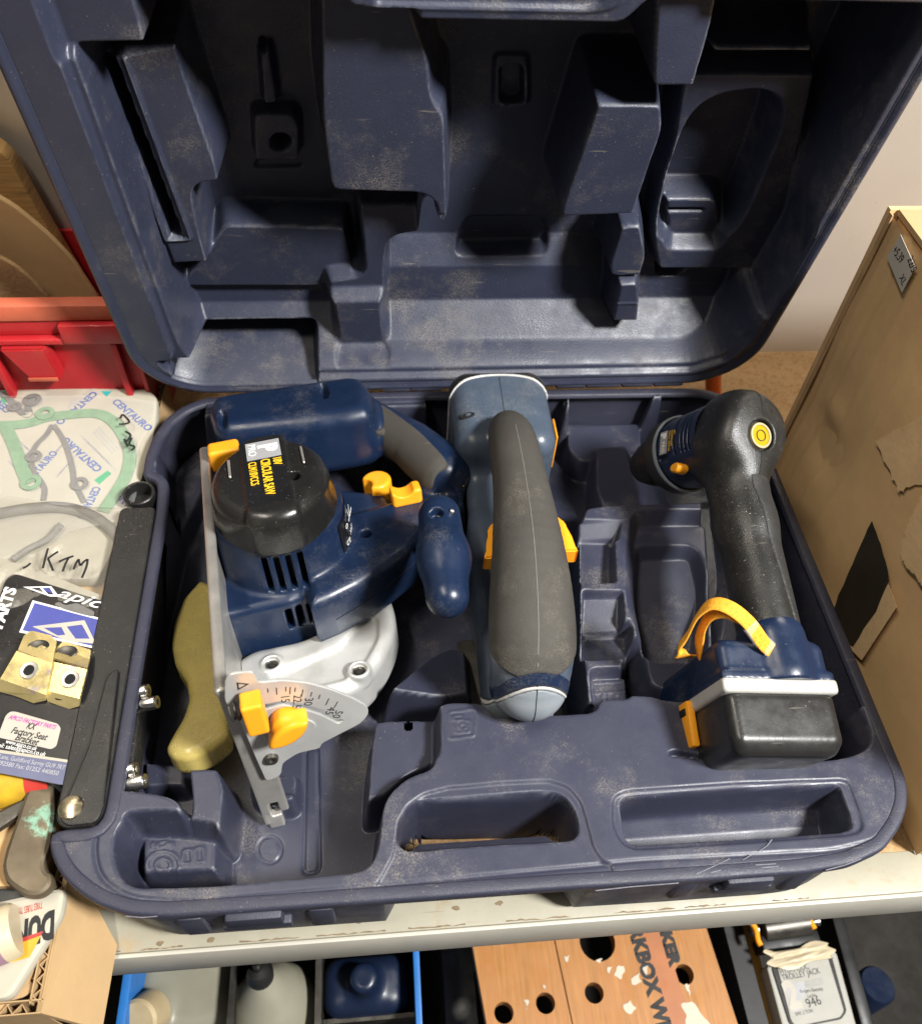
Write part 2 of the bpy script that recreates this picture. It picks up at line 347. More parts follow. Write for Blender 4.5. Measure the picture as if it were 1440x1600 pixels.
M = dict(
 case=mat('navy_moulded_plastic', (.029, .0315, .053), .42, dust=.60, dustc=(.26, .23, .185), speck=.65, bump=.12, bscale=900, vary=.10, vscale=14, top=.6, rvary=.08, edge=.55),
 lid=mat('navy_lid_plastic', (.028, .0325, .056), .42, dust=.50, dustc=(.27, .235, .18), speck=.7, bump=.22, bscale=700, vary=.10, vscale=14, scratch=.35, edge=.7),
 shell=mat('navy_shell_plastic', (.028, .0295, .048), .48, dust=.10, speck=.5, bump=.35, bscale=1100, scratch=.4),
 blue=mat('blue_tool_plastic', (.006, .0145, .040), .34, dust=.30, dustc=(.30, .28, .25), speck=.45, bump=.03, bscale=900, top=.3),
 sheen_blue=mat('sheen_blue_grey_plastic', (.054, .072, .102), .38, dust=.32, dustc=(.33, .31, .28), speck=.4, bump=.04, bscale=900),  # body blue lightened to grey blue to carry its sheen
 darkblue=mat('dark_blue_plastic', (.008, .015, .04), .34, speck=.4),
 black=mat('black_plastic', (.012, .0115, .011), .26, dust=.12, speck=.5, bump=.04, bscale=700),
 blackrough=mat('black_textured_plastic', (.012, .0118, .0115), .38, speck=.8, dust=.12, bump=.25, bscale=900, scratch=.35),
 rubber=mat('grey_brown_rubber', (.050, .046, .040), .72, dust=.75, dustc=(.15, .135, .11), bump=.5, bscale=1400, scratch=.5, speck=.25, spec=.35),
 rubberk=mat('black_rubber', (.020, .020, .0195), .5, dust=.15, bump=.4, bscale=1200, speck=.5, spec=.45),
 orange=mat('orange_plastic', (.84, .335, .014), .38, vary=.06, speck=.1, dustc=(.4, .25, .1)),
 orangeweb=mat('orange_webbing', (.72, .31, .02), .8, vary=.25, vscale=500, bump=.6, bscale=900),
 alu=mat('cast_aluminium', (.60, .60, .58), .40, metal=.55, vary=.08, dust=.18, dustc=(.5, .46, .38), bump=.15, bscale=900),
 steel=mat('pressed_steel', (.56, .54, .50), .36, metal=.75, vary=.10, dust=.3, dustc=(.5, .45, .33), scratch=.3, bump=.1),
 zinc=mat('zinc_steel', (.62, .61, .58), .25, metal=1, vary=.1),
 darksteel=mat('dark_steel', (.09, .085, .075), .38, metal=.8, vary=.2, dust=.3),
 amber=mat('amber_guard_plastic', (.58, .47, .15), .26, trans=.45, vary=.12, dust=.25, dustc=(.45, .38, .2), spec=.5, rvary=.1, speck=.4),
 white=mat('white_stripe_plastic', (.46, .455, .44), .45, vary=.05, dust=.15),
 silver=mat('silver_stripe_plastic', (.42, .41, .38), .40, metal=.15, vary=.06, dust=.2),
 greyn=mat('grey_nose_plastic', (.20, .225, .25), .42, vary=.08, dust=.15, speck=.3),
 battery=mat('satin_black_plastic', (.014, .0138, .0133), .34, speck=.6, dust=.2, bump=.05, bscale=900, scratch=.3),
 rust=mat('grimy_rust', (.17, .125, .075), .8, vary=.3, vscale=200),
 scuff=mat('scuffed_plastic', (.13, .13, .155), .7, vary=.3, vscale=300),
 void=mat('dark_opening', (.004, .004, .005), .8, vary=0),
 ink=mat('black_ink', (.012, .012, .013), .6, vary=0), yellowink=mat('yellow_ink', (.80, .50, .02), .5, vary=.05),
 whiteink=mat('white_ink', (.75, .75, .73), .5, vary=.03), greyink=mat('grey_label', (.30, .30, .31), .4, vary=.05), labelk=mat('black_label', (.010, .010, .011), .22, vary=.1, speck=.5),
 blueink=mat('blue_ink', (.05, .10, .30), .5, vary=.05), purpleink=mat('purple_ink', (.40, .06, .30), .5), greyprint=mat('grey_print', (.36, .36, .37), .6),
 cardpatch=mat('peeled_cardboard', (.60, .41, .215), .9, vary=.10, vscale=40, bump=.5, bscale=200),
 card=mat('cardboard', (.56, .365, .175), .85, vary=.10, vscale=12, bump=.25, bscale=160, col2=(.47, .295, .135), c2scale=7, c2lo=.45, c2hi=.75, stretch=(1, 1, 1)),
 cardlight=mat('light_cardboard', (.40, .265, .13), .85, vary=.08, vscale=14, bump=.2, bscale=200),
 cardtorn=mat('torn_cardboard', (.40, .255, .125), .95, vary=.16, vscale=70, bump=.6, bscale=250),
 paper=mat('off_white_paper', (.40, .37, .295), .75, vary=.06, vscale=18, bump=.15, bscale=60),
 sticker=mat('white_sticker', (.42, .39, .335), .6, vary=.04),
 red=mat('red_crate_plastic', (.38, .013, .018), .42, vary=.12, vscale=10, dust=.25, dustc=(.5, .2, .13), scratch=.25, bump=.1),
 redworn=mat('worn_red_edge', (.45, .10, .05), .6, vary=.15, scratch=.4),
 ply=mat('varnished_plywood', (.37, .165, .045), .42, vary=.2, vscale=9, stretch=(30, 2, 30), bump=.1, col2=(.38, .16, .045), c2scale=5),
 plyedge=mat('plywood_edge', (.32, .19, .08), .7),
 pine=mat('striped_pine', (.52, .31, .115), .6, vary=.25, vscale=6, stretch=(3, 3, 60), col2=(.25, .12, .035), c2scale=1.6, c2lo=.52, c2hi=.62),
 chip=mat('chipboard', (.40, .25, .115), .85, vary=.15, vscale=260, bump=.5, bscale=300, col2=(.33, .19, .08), c2scale=180),
 cream=mat('cream_painted_steel', (.30, .28, .215), .5, vary=.08, vscale=16, dust=0, col2=(.30, .24, .15), c2scale=38, c2lo=.56, c2hi=.72, scratch=.5, dustc=(.2, .16, .11), bump=.15, bscale=120),
 creamf=mat('cream_shelf_face', (.44, .42, .36), .5, vary=.06, vscale=10, col2=(.55, .53, .46), c2scale=60, c2lo=.68, c2hi=.71, scratch=.35, dustc=(.25, .22, .17), bump=.08, bscale=120),
 wall=mat('brushed_steel_panel', (.56, .53, .48), .32, metal=.55, vary=.03, vscale=3, rvary=.05, dustc=(.7, .65, .55)),
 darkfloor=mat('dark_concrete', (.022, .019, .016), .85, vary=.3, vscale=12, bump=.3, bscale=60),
 gasketg=mat('green_gasket', (.15, .27, .15), .85, vary=.15, vscale=120, bump=.3), gasketk=mat('grey_gasket', (.14, .135, .125), .6, vary=.15, vscale=100),
 film=mat('clear_film', (.80, .80, .78), .12, alpha=.12, vary=0, spec=1, bump=1, bscale=55, rvary=.05),
 bag=mat('polythene_bag', (.40, .37, .30), .20, alpha=.22, vary=.08, spec=1, bump=1, bscale=48, rvary=.06),
 zincy=mat('yellow_zinc', (.74, .60, .27), .30, metal=.75, vary=.12, vscale=40, col2=(.50, .42, .40), c2scale=32, c2lo=.5, c2hi=.62, bump=.04),
 bluecard=mat('blue_print', (.055, .065, .26), .4, vary=.15, vscale=20), slate=mat('slate_band', (.11, .115, .19), .45), cardk=mat('black_card', (.012, .011, .011), .32, speck=.5, vary=.1),
 bronze=mat('tarnished_bronze', (.12, .095, .062), .45, metal=.5, vary=.2, vscale=30, col2=(.20, .36, .27), c2scale=24, c2lo=.60, c2hi=.66),
 yellowp=mat('yellow_print', (.50, .30, .02), .5, vary=.25, vscale=60), redp=mat('red_print', (.40, .035, .025), .5, vary=.2), purplep=mat('mauve_label', (.28, .16, .22), .5), teal=mat('teal_print', (.03, .35, .34), .5), greenp=mat('green_print', (.02, .30, .13), .5),
 bottle=mat('milky_polythene', (.24, .23, .175), .42, vary=.06, sss=.3, col2=(.35, .27, .15), c2scale=25, c2lo=.66, c2hi=.75), capw=mat('cream_cap', (.42, .33, .19), .6, vary=.1, vscale=60),
 bluecrate=mat('blue_crate_plastic', (.02, .14, .42), .45, vary=.1), shade_blue=mat('shaded_blue_plastic', (.006, .012, .032), .35), deepblack=mat('black_paint_and_shade', (.012, .012, .012), .45, vary=.2),  # bottle blue darkened for the shade it stands in; black also fills shaded spots
 ochre=mat('ochre_paint', (.30, .155, .025), .5, vary=.15), jackw=mat('jack_white_plate', (.34, .33, .29), .4, vary=.06), tape=mat('old_tape', (.50, .42, .28), .45, vary=.12),
 whitepaint=mat('white_paint_splash', (.50, .45, .35), .6, vary=.08, bump=.3), tapek=mat('black_tape', (.030, .025, .018), .38, bump=.4, bscale=60, vary=.15),
 orangepipe=mat('orange_pipe', (.62, .13, .02), .3), level=mat('bubble_fluid', (.50, .33, .012), .15, trans=.25, coat=.6, vary=.03), clear=mat('clear_sleeve', (.70, .70, .70), .10, alpha=.22, spec=.9, vary=0),
 brass=mat('brassy_rivet', (.72, .62, .42), .22, metal=1, vary=.1), redglove=mat('red_wrapper', (.5, .03, .02), .4))

# woven relief on the webbing
_m = M['orangeweb']; _nt = _m.node_tree; _b = _nt.nodes['Principled BSDF']; _tc = _nt.nodes.new('ShaderNodeTexCoord')
_mp = _nt.nodes.new('ShaderNodeMapping'); _mp.inputs['Rotation'].default_value = (.3, .4, .785); _nt.links.new(_tc.outputs['Object'], _mp.inputs[0])
_ck = _nt.nodes.new('ShaderNodeTexChecker'); _ck.inputs['Scale'].default_value = 420; _nt.links.new(_mp.outputs[0], _ck.inputs[0])
_bp = _nt.nodes.new('ShaderNodeBump'); _bp.inputs['Strength'].default_value = .9; _bp.inputs['Distance'].default_value = .0012; _nt.links.new(_ck.outputs['Fac'], _bp.inputs['Height']); _nt.links.new(_bp.outputs[0], _b.inputs['Normal'])
# ---------------------------------------------------------------- the setting: shelf, steel panel, floor below
SZ = -.080
shelf = box('shelf', (-.62, .020, SZ - .018), (.75, .62, SZ - .001), M['chip']); tag(shelf, kind='structure')
ft = [(-.62, .0), (.75, .0)]
fl = box('front_lip', (-.62, .0015, SZ - .004), (.75, .030, SZ + .0005), M['cream'], shelf, .0012)
ff = box('front_face', (-.62, -.0015, SZ - .047), (.75, .0015, SZ - .0005), M['creamf'], shelf, .001)
box('lip_return', (-.62, .0016, SZ - .047), (.75, .022, SZ - .0455), M['creamf'], shelf)
panel = box('wall', (-.9, .590, -.6), (1.2, .600, 1.0), M['wall']); tag(panel, kind='structure')
box('panel_line', (.508, .5885, -.08), (.5095, .5898, .9), M['zinc'], panel)  # thin metal line up the panel
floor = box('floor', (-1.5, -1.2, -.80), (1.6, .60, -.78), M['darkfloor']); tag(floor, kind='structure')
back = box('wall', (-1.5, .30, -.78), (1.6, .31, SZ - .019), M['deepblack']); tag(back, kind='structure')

# ---------------------------------------------------------------- tool case
case = thing('tool_case', 'open navy blue moulded tool case with propped up lid on the shelf', 'tool case', (0, .22, SZ))
def TP(pts, z=0): return [tuple(PZ(x, y, z)[:2]) for x, y in pts]
out_px = [(1257, 1364), (1330, 1352), (1382, 1328), (1408, 1290), (1419, 1257), (1417, 1220), (1405, 1190)]
OUT = TP([(262, 1433), (560, 1412), (880, 1389), (1078, 1377)] + out_px)
OUT += [(.28, .36)] + [(.28 - .055 * (1 - math.cos(a)), .39 + .055 * math.sin(a)) for a in np.linspace(.1, math.pi / 2, 8)]
OUT += TP([(900, 608), (600, 612), (380, 618), (320, 621), (285, 634), (257, 655), (238, 683), (226, 715), (222, 745)])
OUT += TP([(246, 752), (243, 800), (203, 1030), (163, 1270), (155, 1287), (140, 1293), (95, 1296), (79, 1303), (76, 1318), (82, 1345), (98, 1372), (125, 1397), (155, 1415), (200, 1430)])
OUT = np.array(OUT)
def resample(P, n):
    P = np.vstack([P, P[:1]]); d = np.r_[0, np.cumsum(np.linalg.norm(np.diff(P, axis=0), axis=1))]; t = np.linspace(0, d[-1], n, endpoint=False)
    return np.stack([np.interp(t, d, P[:, i]) for i in (0, 1)], 1)
OUTR = resample(rnd(OUT, .006, 4), 420)
def ring_normals(P):
    T = np.roll(P, -1, 0) - np.roll(P, 1, 0); T /= np.linalg.norm(T, axis=1)[:, None] + 1e-12
    return np.stack([T[:, 1], -T[:, 0]], 1)   # outward for counter-clockwise
def area(P): x, y = P[:, 0], P[:, 1]; return .5 * np.sum(x * np.roll(y, -1) - np.roll(x, -1) * y)
if area(OUTR) < 0: OUTR = OUTR[::-1]
def shell(name, P, rings, mat_, parent, tf, cap=True):   # rings: (inset, height or fn(P)->inset)
    Nn = ring_normals(P); Nn = (Nn + np.roll(Nn, 1, 0) + np.roll(Nn, -1, 0)) / 3; V = []; n = len(P)
    for ins, z in rings:
        i = ins(P) if callable(ins) else np.full(n, ins)
        Q = P - Nn * i[:, None]; V.append(tf(np.c_[Q, np.full(n, z)]))
    F = [(r * n + i, r * n + (i + 1) % n, (r + 1) * n + (i + 1) % n, (r + 1) * n + i) for r in range(len(rings) - 1) for i in range(n)]
    V = np.concatenate(V)
    if cap: F.append(tuple(range((len(rings) - 1) * n, len(rings) * n)))
    return mesh(name, V, F, mat_, parent)
x1, x2, x3, x4 = PZ(212, 1440, 0)[0], PZ(600, 1400, 0)[0], PZ(925, 1390, 0)[0], PZ(1340, 1370, 0)[0]
def wall_in(base):
    def f(P):
        x, y = P[:, 0], P[:, 1]; fr = np.clip((.03 - y) / .02, 0, 1)
        mid = np.clip((x - x2) / .02, 0, 1) * np.clip((x3 - x) / .02, 0, 1)
        side = np.clip((x1 + .01 - x) / .03, 0, 1) + np.clip((x - x4 + .02) / .03, 0, 1)
        return base + fr * (mid * .034 + side * .006)
    return f
BT = [(.0095, -.0030), (.0085, .0003), (.0075, .0008), (.0022, .0008), (.0008, .0002), (0, -.0016), (.0002, -.0075), (.0016, -.0095), (wall_in(.0016), -.0105), (wall_in(.004), -.060), (wall_in(.007), -.073), (wall_in(.014), SZ + .0005)]
tray_shell = shell('tray_shell', OUTR, BT, M['shell'], case, lambda q: q, False)

TF = Field(-.278, .278, .002, .446, .00105, 0.0)
# main well
rim = TP([(262, 668), (300, 650), (345, 645), (600, 634), (870, 626), (1060, 618), (1100, 622), (1138, 645), (1168, 688), (1200, 745), (1245, 850), (1290, 955), (1330, 1050), (1360, 1130), (1366, 1160), (1350, 1178), (1310, 1189), (1150, 1200), (1122, 1194), (1103, 1160), (1096, 1110), (1085, 1099), (1035, 1096), (1020, 1089), (952, 1089), (939, 1098), (930, 1116),
  (772, 1125), (762, 1110), (750, 1100), (695, 1100), (683, 1110), (684, 1192), (672, 1206), (640, 1216), (615, 1236), (601, 1260), (597, 1300), (590, 1340), (575, 1360), (545, 1368), (330, 1388), (210, 1391), (186, 1376), (174, 1345), (174, 1312), (184, 1288), (206, 1267), (225, 1272), (272, 1289), (284, 1272), (272, 1250), (235, 1241), (186, 1237), (166, 1234), (182, 1110), (205, 985), (222, 905), (240, 836), (252, 790), (258, 740), (250, 700)])
TF.put(rim, -.066, .0085, .010)
def T(pts, lev, z=None, draft=.006, r=.008, mode='set'): TF.put(TP(pts, (lev if z is None else z)), lev, draft, r, mode)
# left: ledges along the stay side and behind the saw shoe
T([(243, 836), (262, 842), (240, 950), (206, 1110), (190, 1225), (168, 1230), (190, 1085), (215, 950)], -.016, draft=.006)
T([(250, 700), (290, 660), (345, 650), (330, 760), (290, 850), (262, 845), (262, 770)], -.052, draft=.008)
T([(215, 1180), (300, 1185), (300, 1240), (215, 1240)], -.05, draft=.007)
# block between the shoe and the front left pocket, the pocket floor
T([(278, 1195), (288, 1184), (340, 1182), (352, 1192), (362, 1230), (352, 1305), (275, 1302), (284, 1255)], -.012, z=-.006, draft=.007)
T([(206, 1300), (220, 1290), (280, 1288), (352, 1298), (350, 1345), (350, 1372), (205, 1378)], -.034, draft=.008, z=-.03)
T([(385, 1215), (470, 1205), (470, 1268), (440, 1275), (395, 1262)], -.052, z=-.055, draft=.004)
T([(430, 1240), (463, 1238), (463, 1258), (432, 1262)], -.046, z=-.05, draft=.003)
T([(472, 1160), (500, 1155), (505, 1365), (468, 1370)], -.0665, z=-.066, draft=.003)
TF.groove(np.array(TP(circ(421, 1328, 19, 16, 21), -.066)), .0008, .0014)
TF.groove(np.array(TP([(478, 1170), (496, 1168), (499, 1362), (474, 1366)], -.066)), .0009, .0016)
# ledge right of the pocket, with its slope up to the saw well
T([(575, 1120), (600, 1112), (690, 1112), (690, 1200), (640, 1222), (604, 1255), (560, 1265), (565, 1180)], -.018, z=-.016, draft=.007)
P1, P2 = TP([(640, 1100), (690, 985)], -.03); TF.put(TP([(586, 1100), (690, 1108), (745, 1090), (740, 985), (700, 980), (660, 1010)], -.025), ramp(P1, P2, -.014, -.048), .008, .008)
T([(640, 780), (735, 770), (738, 985), (640, 985)], -.066, draft=.008)
# rear wall blocks
T([(585, 668), (660, 660), (660, 700), (640, 712), (590, 712)], -.030, z=-.02, draft=.007)
T([(660, 655), (712, 652), (712, 740), (665, 745)], -.055, draft=.006)
T([(880, 640), (1010, 634), (1015, 700), (985, 712), (905, 716), (880, 690)], -.040, z=-.03, draft=.007)
T([(925, 690), (985, 685), (1005, 760), (1010, 800), (940, 800), (925, 760)], -.030, z=-.026, draft=.006)
# drill side: stepped column and chuck recess
T([(897, 800), (905, 782), (940, 776), (1110, 770), (1120, 850), (1125, 1000), (1000, 1000), (986, 1060), (985, 1110), (905, 1110), (892, 1000), (890, 880)], -.016, z=-.014, draft=.010)
a, b2 = TP([(930, 812), (930, 846)], -.02); TF.put(TP([(900, 812), (975, 811), (966, 848), (903, 848)], -.018), ramp(a, b2, -.016, -.032), .0035, .003)
a, b2 = TP([(930, 848), (930, 926)], -.03); TF.put(TP([(902, 846), (957, 846), (960, 926), (902, 928)], -.030), ramp(a, b2, -.030, -.036), .004, .004)
a, b2 = TP([(935, 936), (935, 992)], -.03); TF.put(TP([(903, 935), (970, 936), (974, 992), (903, 992)], -.03), ramp(a, b2, -.024, -.038), .004, .004)
T([(900, 990), (985, 988), (985, 1052), (900, 1056)], -.040, z=-.038, draft=.005)
T([(914, 1052), (985, 1050), (990, 1112), (918, 1114)], -.028, z=-.026, draft=.005)
T([(978, 815), (1000, 806), (1120, 806), (1140, 1120), (1000, 1085), (985, 1010), (968, 940), (970, 860)], -.030, z=-.028, draft=.012, r=.016)
a, b2 = TP([(1030, 862), (1030, 990)], -.045); TF.put(TP([(984, 868), (1000, 862), (1085, 862), (1110, 930), (1100, 1050), (1000, 1050), (980, 940)], -.042), ramp(a, b2, -.040, -.062), .010, .014)
T([(1110, 770), (1195, 770), (1320, 1060), (1345, 1150), (1130, 1180), (1100, 1060), (1125, 900)], -.060, z=-.055, draft=.010)
T([(1010, 640), (1120, 640), (1170, 700), (1190, 780), (1110, 790), (1040, 800), (1010, 740)], -.064, z=-.06, draft=.010)
# jigsaw well
T([(742, 640), (868, 640), (888, 800), (890, 1112), (775, 1119), (745, 900)], -.066, draft=.009)
# front flange: handle surround, grip slot and the accessory trough
hs = TP([(612, 1335), (618, 1295), (632, 1258), (660, 1238), (700, 1228), (780, 1221), (858, 1217), (890, 1228), (910, 1252), (921, 1290), (930, 1325), (945, 1345), (960, 1352), (960, 1395), (560, 1420), (592, 1372)])
TF.put(hs, -.0018, .0022, .004)
TF.put(TP([(640, 1258), (655, 1248), (860, 1233), (888, 1245), (903, 1270), (908, 1300), (895, 1314), (870, 1315), (720, 1324), (640, 1332), (622, 1322), (617, 1302), (622, 1278)]), lambda X, Y: np.interp(Y, [.028, .052, .060, .068, .076], [-.099, -.098, -.078, -.034, -.004]), .0060, .012)
tr = TP([(955, 1245), (975, 1234), (1150, 1222), (1315, 1216), (1330, 1222), (1352, 1290), (1345, 1303), (1320, 1308), (1150, 1320), (990, 1330), (968, 1318), (955, 1290)])
TF.put(tr, -.0022, .0018, .006)
TF.put(TP([(966, 1250), (980, 1241), (1150, 1229), (1308, 1223), (1318, 1230), (1338, 1290), (1325, 1300), (1150, 1312), (990, 1322), (975, 1310)]), lambda X, Y: np.interp(Y, [.016, .022, .030, .040, .050, .060, .068, .074], [-.030, -.040, -.044, -.042, -.035, -.024, -.013, -.003]), .005, .008)
TF.groove(np.array(TP([(300, 1410), (200, 1403), (155, 1372), (146, 1320), (166, 1250), (205, 1020), (250, 760), (245, 720), (262, 680), (330, 640), (870, 619), (1080, 612), (1140, 630), (1210, 740), (1330, 1020), (1395, 1190), (1405, 1260), (1375, 1312), (1300, 1330), (1000, 1345)])), .0010, .0013, .01)
T([(1038, 1180), (1050, 1176), (1110, 1187), (1128, 1196), (1080, 1192), (1042, 1189)], -.006, draft=.003, r=.003)
# raised pictograms moulded into the plastic
for pl in ([(702, 1113), (740, 1108), (745, 1112), (740, 1150), (702, 1155)], [(712, 1128), (734, 1126), (733, 1144), (711, 1146)], [(718, 1132), (728, 1131), (727, 1140), (718, 1141)], [(706, 1120), (722, 1118), (724, 1124), (708, 1126)]): TF.groove(np.array(TP(pl)), .0006, -.0010, .001)
for pl in (circ(255, 1352, 26, 14, 22), circ(255, 1352, 12, 12, 10), [(286, 1330), (300, 1328), (300, 1350), (286, 1350)], [(306, 1326), (318, 1325), (318, 1348), (306, 1348)], [(248, 1318), (262, 1314), (260, 1322), (246, 1326)], [(238, 1318), (244, 1318), (244, 1324), (238, 1324)], [(264, 1318), (270, 1318), (270, 1324), (264, 1324)]): TF.groove(np.array(TP(pl, -.034)), .0007, -.0010, .0005)
for pl in ([(925, 1068), (978, 1064), (980, 1080), (930, 1084)], [(940, 1086), (950, 1086), (952, 1108), (944, 1108)], [(960, 1086), (970, 1086), (972, 1106), (964, 1106)]): TF.groove(np.array(TP(pl, -.028)), .0006, -.0009, .0005)
do = sdpoly(OUTR, TF.X, TF.Y); TF.H -= .004 * np.clip((do + .0078) / .003, 0, 1)
hole = sdpoly(TP(circ(638, 1135, 6, 10), -.018), TF.X, TF.Y) < 0
def field_mesh(name, Fd, keep, mat_, parent, tf):
    ny, nx = Fd.X.shape; V = tf(np.c_[Fd.X.ravel(), Fd.Y.ravel(), Fd.H.ravel()])
    k = keep[:-1, :-1] & keep[1:, :-1] & keep[:-1, 1:] & keep[1:, 1:]
    i = np.arange(ny * nx).reshape(ny, nx); F = np.stack([i[:-1, :-1], i[:-1, 1:], i[1:, 1:], i[1:, :-1]], -1)[k]
    used = np.zeros(ny * nx, bool); used[F.ravel()] = True; mp = np.cumsum(used) - 1
    return mesh(name, V[used], mp[F], mat_, parent)
tray = field_mesh('base_tray', TF, (do < -.0045) & (TF.H > -.0795) & ~hole, M['case'], case, lambda q: q)

# latches on the front edge
def latch(px, py, wd):
    c = PZ(px, py, -.006); L = []
    bx = lambda n, x0, x1, y0, y1, z0, z1, bv: box(n, (c[0] + x0, y0, z0), (c[0] + x1, y1, z1), M['shell'], case, bv)
    lt = bx('latch', -wd / 2, wd / 2, -.0035, .012, -.020, -.004, .0022)
    bx('latch_lug', -wd / 2 - .030, -wd / 2 - .014, .0003, .010, -.045, -.010, .003)
    bx('latch_lug', wd / 2 + .014, wd / 2 + .030, .0003, .010, -.045, -.010, .003)
    box('latch_keeper', (c[0] - wd / 2 - .004, -.0022, -.0305), (c[0] + wd / 2 + .004, .008, -.0215), M['shell'], lt, .0015)
latch(396, 1432, .034); latch(1172, 1374, .031)
# hinge
for i, (xa, xb) in enumerate([(870, 914), (917, 969), (972, 1019), (1022, 1066)] + [(600, 640), (643, 690)]):
    a = PY(xa, 598, HY)[0]; b2 = PY(xb, 598, HY)[0]
    revolve('hinge_knuckle', [(0, 0), (.0030, 0), (.0034, .0006), (.0034, b2 - a - .0006), (.0030, b2 - a), (0, b2 - a)], M['shell'], case, frame((a, HY + .0015, .0035), (0, 1, 0), (0, 0, 1), (1, 0, 0)), 16)

# lid: same mould mirrored, standing on the hinge and leaning forward
def LT(q): q = np.asarray(q); return LO[None] + np.outer(q[:, 0], [1, 0, 0]) + np.outer(q[:, 1] + .004, LV) + np.outer(q[:, 2], LN)
LOUT = [(-.225, .0), (.225, .0), (.28, .0), (.28, .060), (.28, .385), (.28, .445), (.22, .445), (-.22, .445), (-.28, .445), (-.28, .385), (-.28, .060), (-.28, .0)]
LOUT = np.vstack([[(-.28 + .062 - .062 * math.cos(a), .062 - .062 * math.sin(a)) for a in np.linspace(0, math.pi / 2, 12)], [(.28 - .062 + .062 * math.sin(a), .062 - .062 * math.cos(a)) for a in np.linspace(0, math.pi / 2, 12)],
  [(.28 - .062 + .062 * math.cos(a), .445 - .062 + .062 * math.sin(a)) for a in np.linspace(0, math.pi / 2, 12)], [(-.28 + .062 - .062 * math.sin(a), .445 - .062 + .062 * math.cos(a)) for a in np.linspace(0, math.pi / 2, 12)]])
LR = resample(LOUT, 420)
if area(LR) < 0: LR = LR[::-1]
LDEP = -.098
lid = shell('lid', LR, [(.0098, -.006), (.0088, -.0022), (.0078, -.0014), (.0062, -.0014), (.0052, .0006), (.0022, .0008), (.0006, .0002), (0, -.0018), (.0002, -.009), (.0022, -.011), (.006, -.085), (.012, LDEP + .003), (.024, LDEP)], M['lid'], case, LT)
LF = Field(-.278, .278, .002, .443, .00105, -.002)
def LPn(pts, wd): return [tuple(PL(x, y, wd)) for x, y in pts]
def Lp(pts, lev, z=None, draft=.007, r=.008, mode='set'): LF.put([(x, y - .004) for x, y in LPn(pts, lev if z is None else z)], lev, draft, r, mode)
# well outline at the rim, then floor
LF.put([(-.2465, .075), (-.2465, .046), (-.262, .046), (-.255, .028), (-.225, .0125), (.225, .0125), (.255, .028), (.268, .060), (.268, .368), (.09, .368), (.078, .353), (-.085, .353), (-.10, .368), (-.2465, .40)], -.009, .004, .006)
well = [(-.240, .075), (-.238, .045), (-.222, .018), (.225, .016), (.253, .030), (.265, .060), (.265, .366), (.09, .366), (.078, .351), (-.085, .351), (-.10, .366), (-.240, .40)]
LF.put(well, lambda X, Y: np.interp(Y, [.016, .022, .050, .085, .108], [-.012, -.026, -.064, -.070, -.088]), .013, .014)
# hinge side: sill on the left with its pocket
Lp([(272, 452), (285, 428), (345, 345), (545, 350), (560, 425), (505, 452)], -.060, draft=.006, mode='add')
Lp([(276, 455), (498, 452), (500, 492), (470, 508), (320, 512), (285, 500)], -.090, z=-.085, draft=.006, mode='cut')
Lp([(315, 458), (450, 456), (440, 478), (400, 488), (340, 484)], -.080, z=-.082, draft=.007, r=.01)
# left block with the long slot
Lp([(145, 82), (285, 55), (300, 110), (352, 262), (356, 288), (345, 297), (313, 300), (318, 340), (338, 420), (262, 424), (232, 350), (180, 190)], -.042, z=-.040, draft=.008)
Lp([(40, -60), (215, -60), (246, 70), (238, 82), (94, 84)], -.016, draft=.008)
LF.groove(np.array([(x, y - .004) for x, y in LPn([(147, 78), (190, 78), (298, 372), (258, 374)], -.042)]), .0016, -.0022, .002)
Lp([(156, 82), (183, 82), (289, 364), (266, 366)], -.094, z=-.047, draft=.0028, r=.001)
# post with two holes in the dark channel
Lp([(398, 70), (428, 70), (442, 168), (405, 170)], -.078, draft=.005)
Lp([(388, 182), (400, 172), (458, 172), (474, 190), (474, 256), (392, 256)], -.074, draft=.005)
Lp(circ(410, 78, 8, 12), -.094, z=-.078, draft=.002, r=0); Lp(circ(438, 221, 19, 16, 16), -.094, z=-.075, draft=.003, r=0)
Lp([(398, 250), (470, 250), (476, 266), (394, 268)], -.092, z=-.086, draft=.003)
# big middle block
Lp([(476, -60), (640, -60), (690, 90), (694, 150), (714, 175), (716, 350), (700, 372), (672, 366), (664, 316), (520, 312), (500, 298), (484, 190)], -.020, draft=.010, r=.010)
Lp([(668, 320), (712, 318), (712, 352), (700, 368), (675, 364)], -.030, z=-.028, draft=.011)
# steps under it
Lp([(548, 312), (664, 312), (668, 372), (618, 380), (612, 420), (612, 470), (560, 470), (508, 470), (502, 436), (560, 428)], -.046, z=-.044, draft=.008)
Lp([(505, 468), (608, 466), (614, 548), (520, 550)], -.034, z=-.03, draft=.010)
# centre channel: slot and lower pocket
Lp([(768, 84), (830, 84), (832, 172), (766, 176)], -.084, z=-.082, draft=.004)
Lp([(778, 104), (790, 93), (808, 93), (820, 104), (820, 156), (808, 165), (790, 165), (778, 156)], -.096, z=-.086, draft=.003, r=.003)
Lp([(728, 345), (855, 345), (862, 372), (855, 394), (708, 395), (712, 372)], -.092, z=-.08, draft=.006)
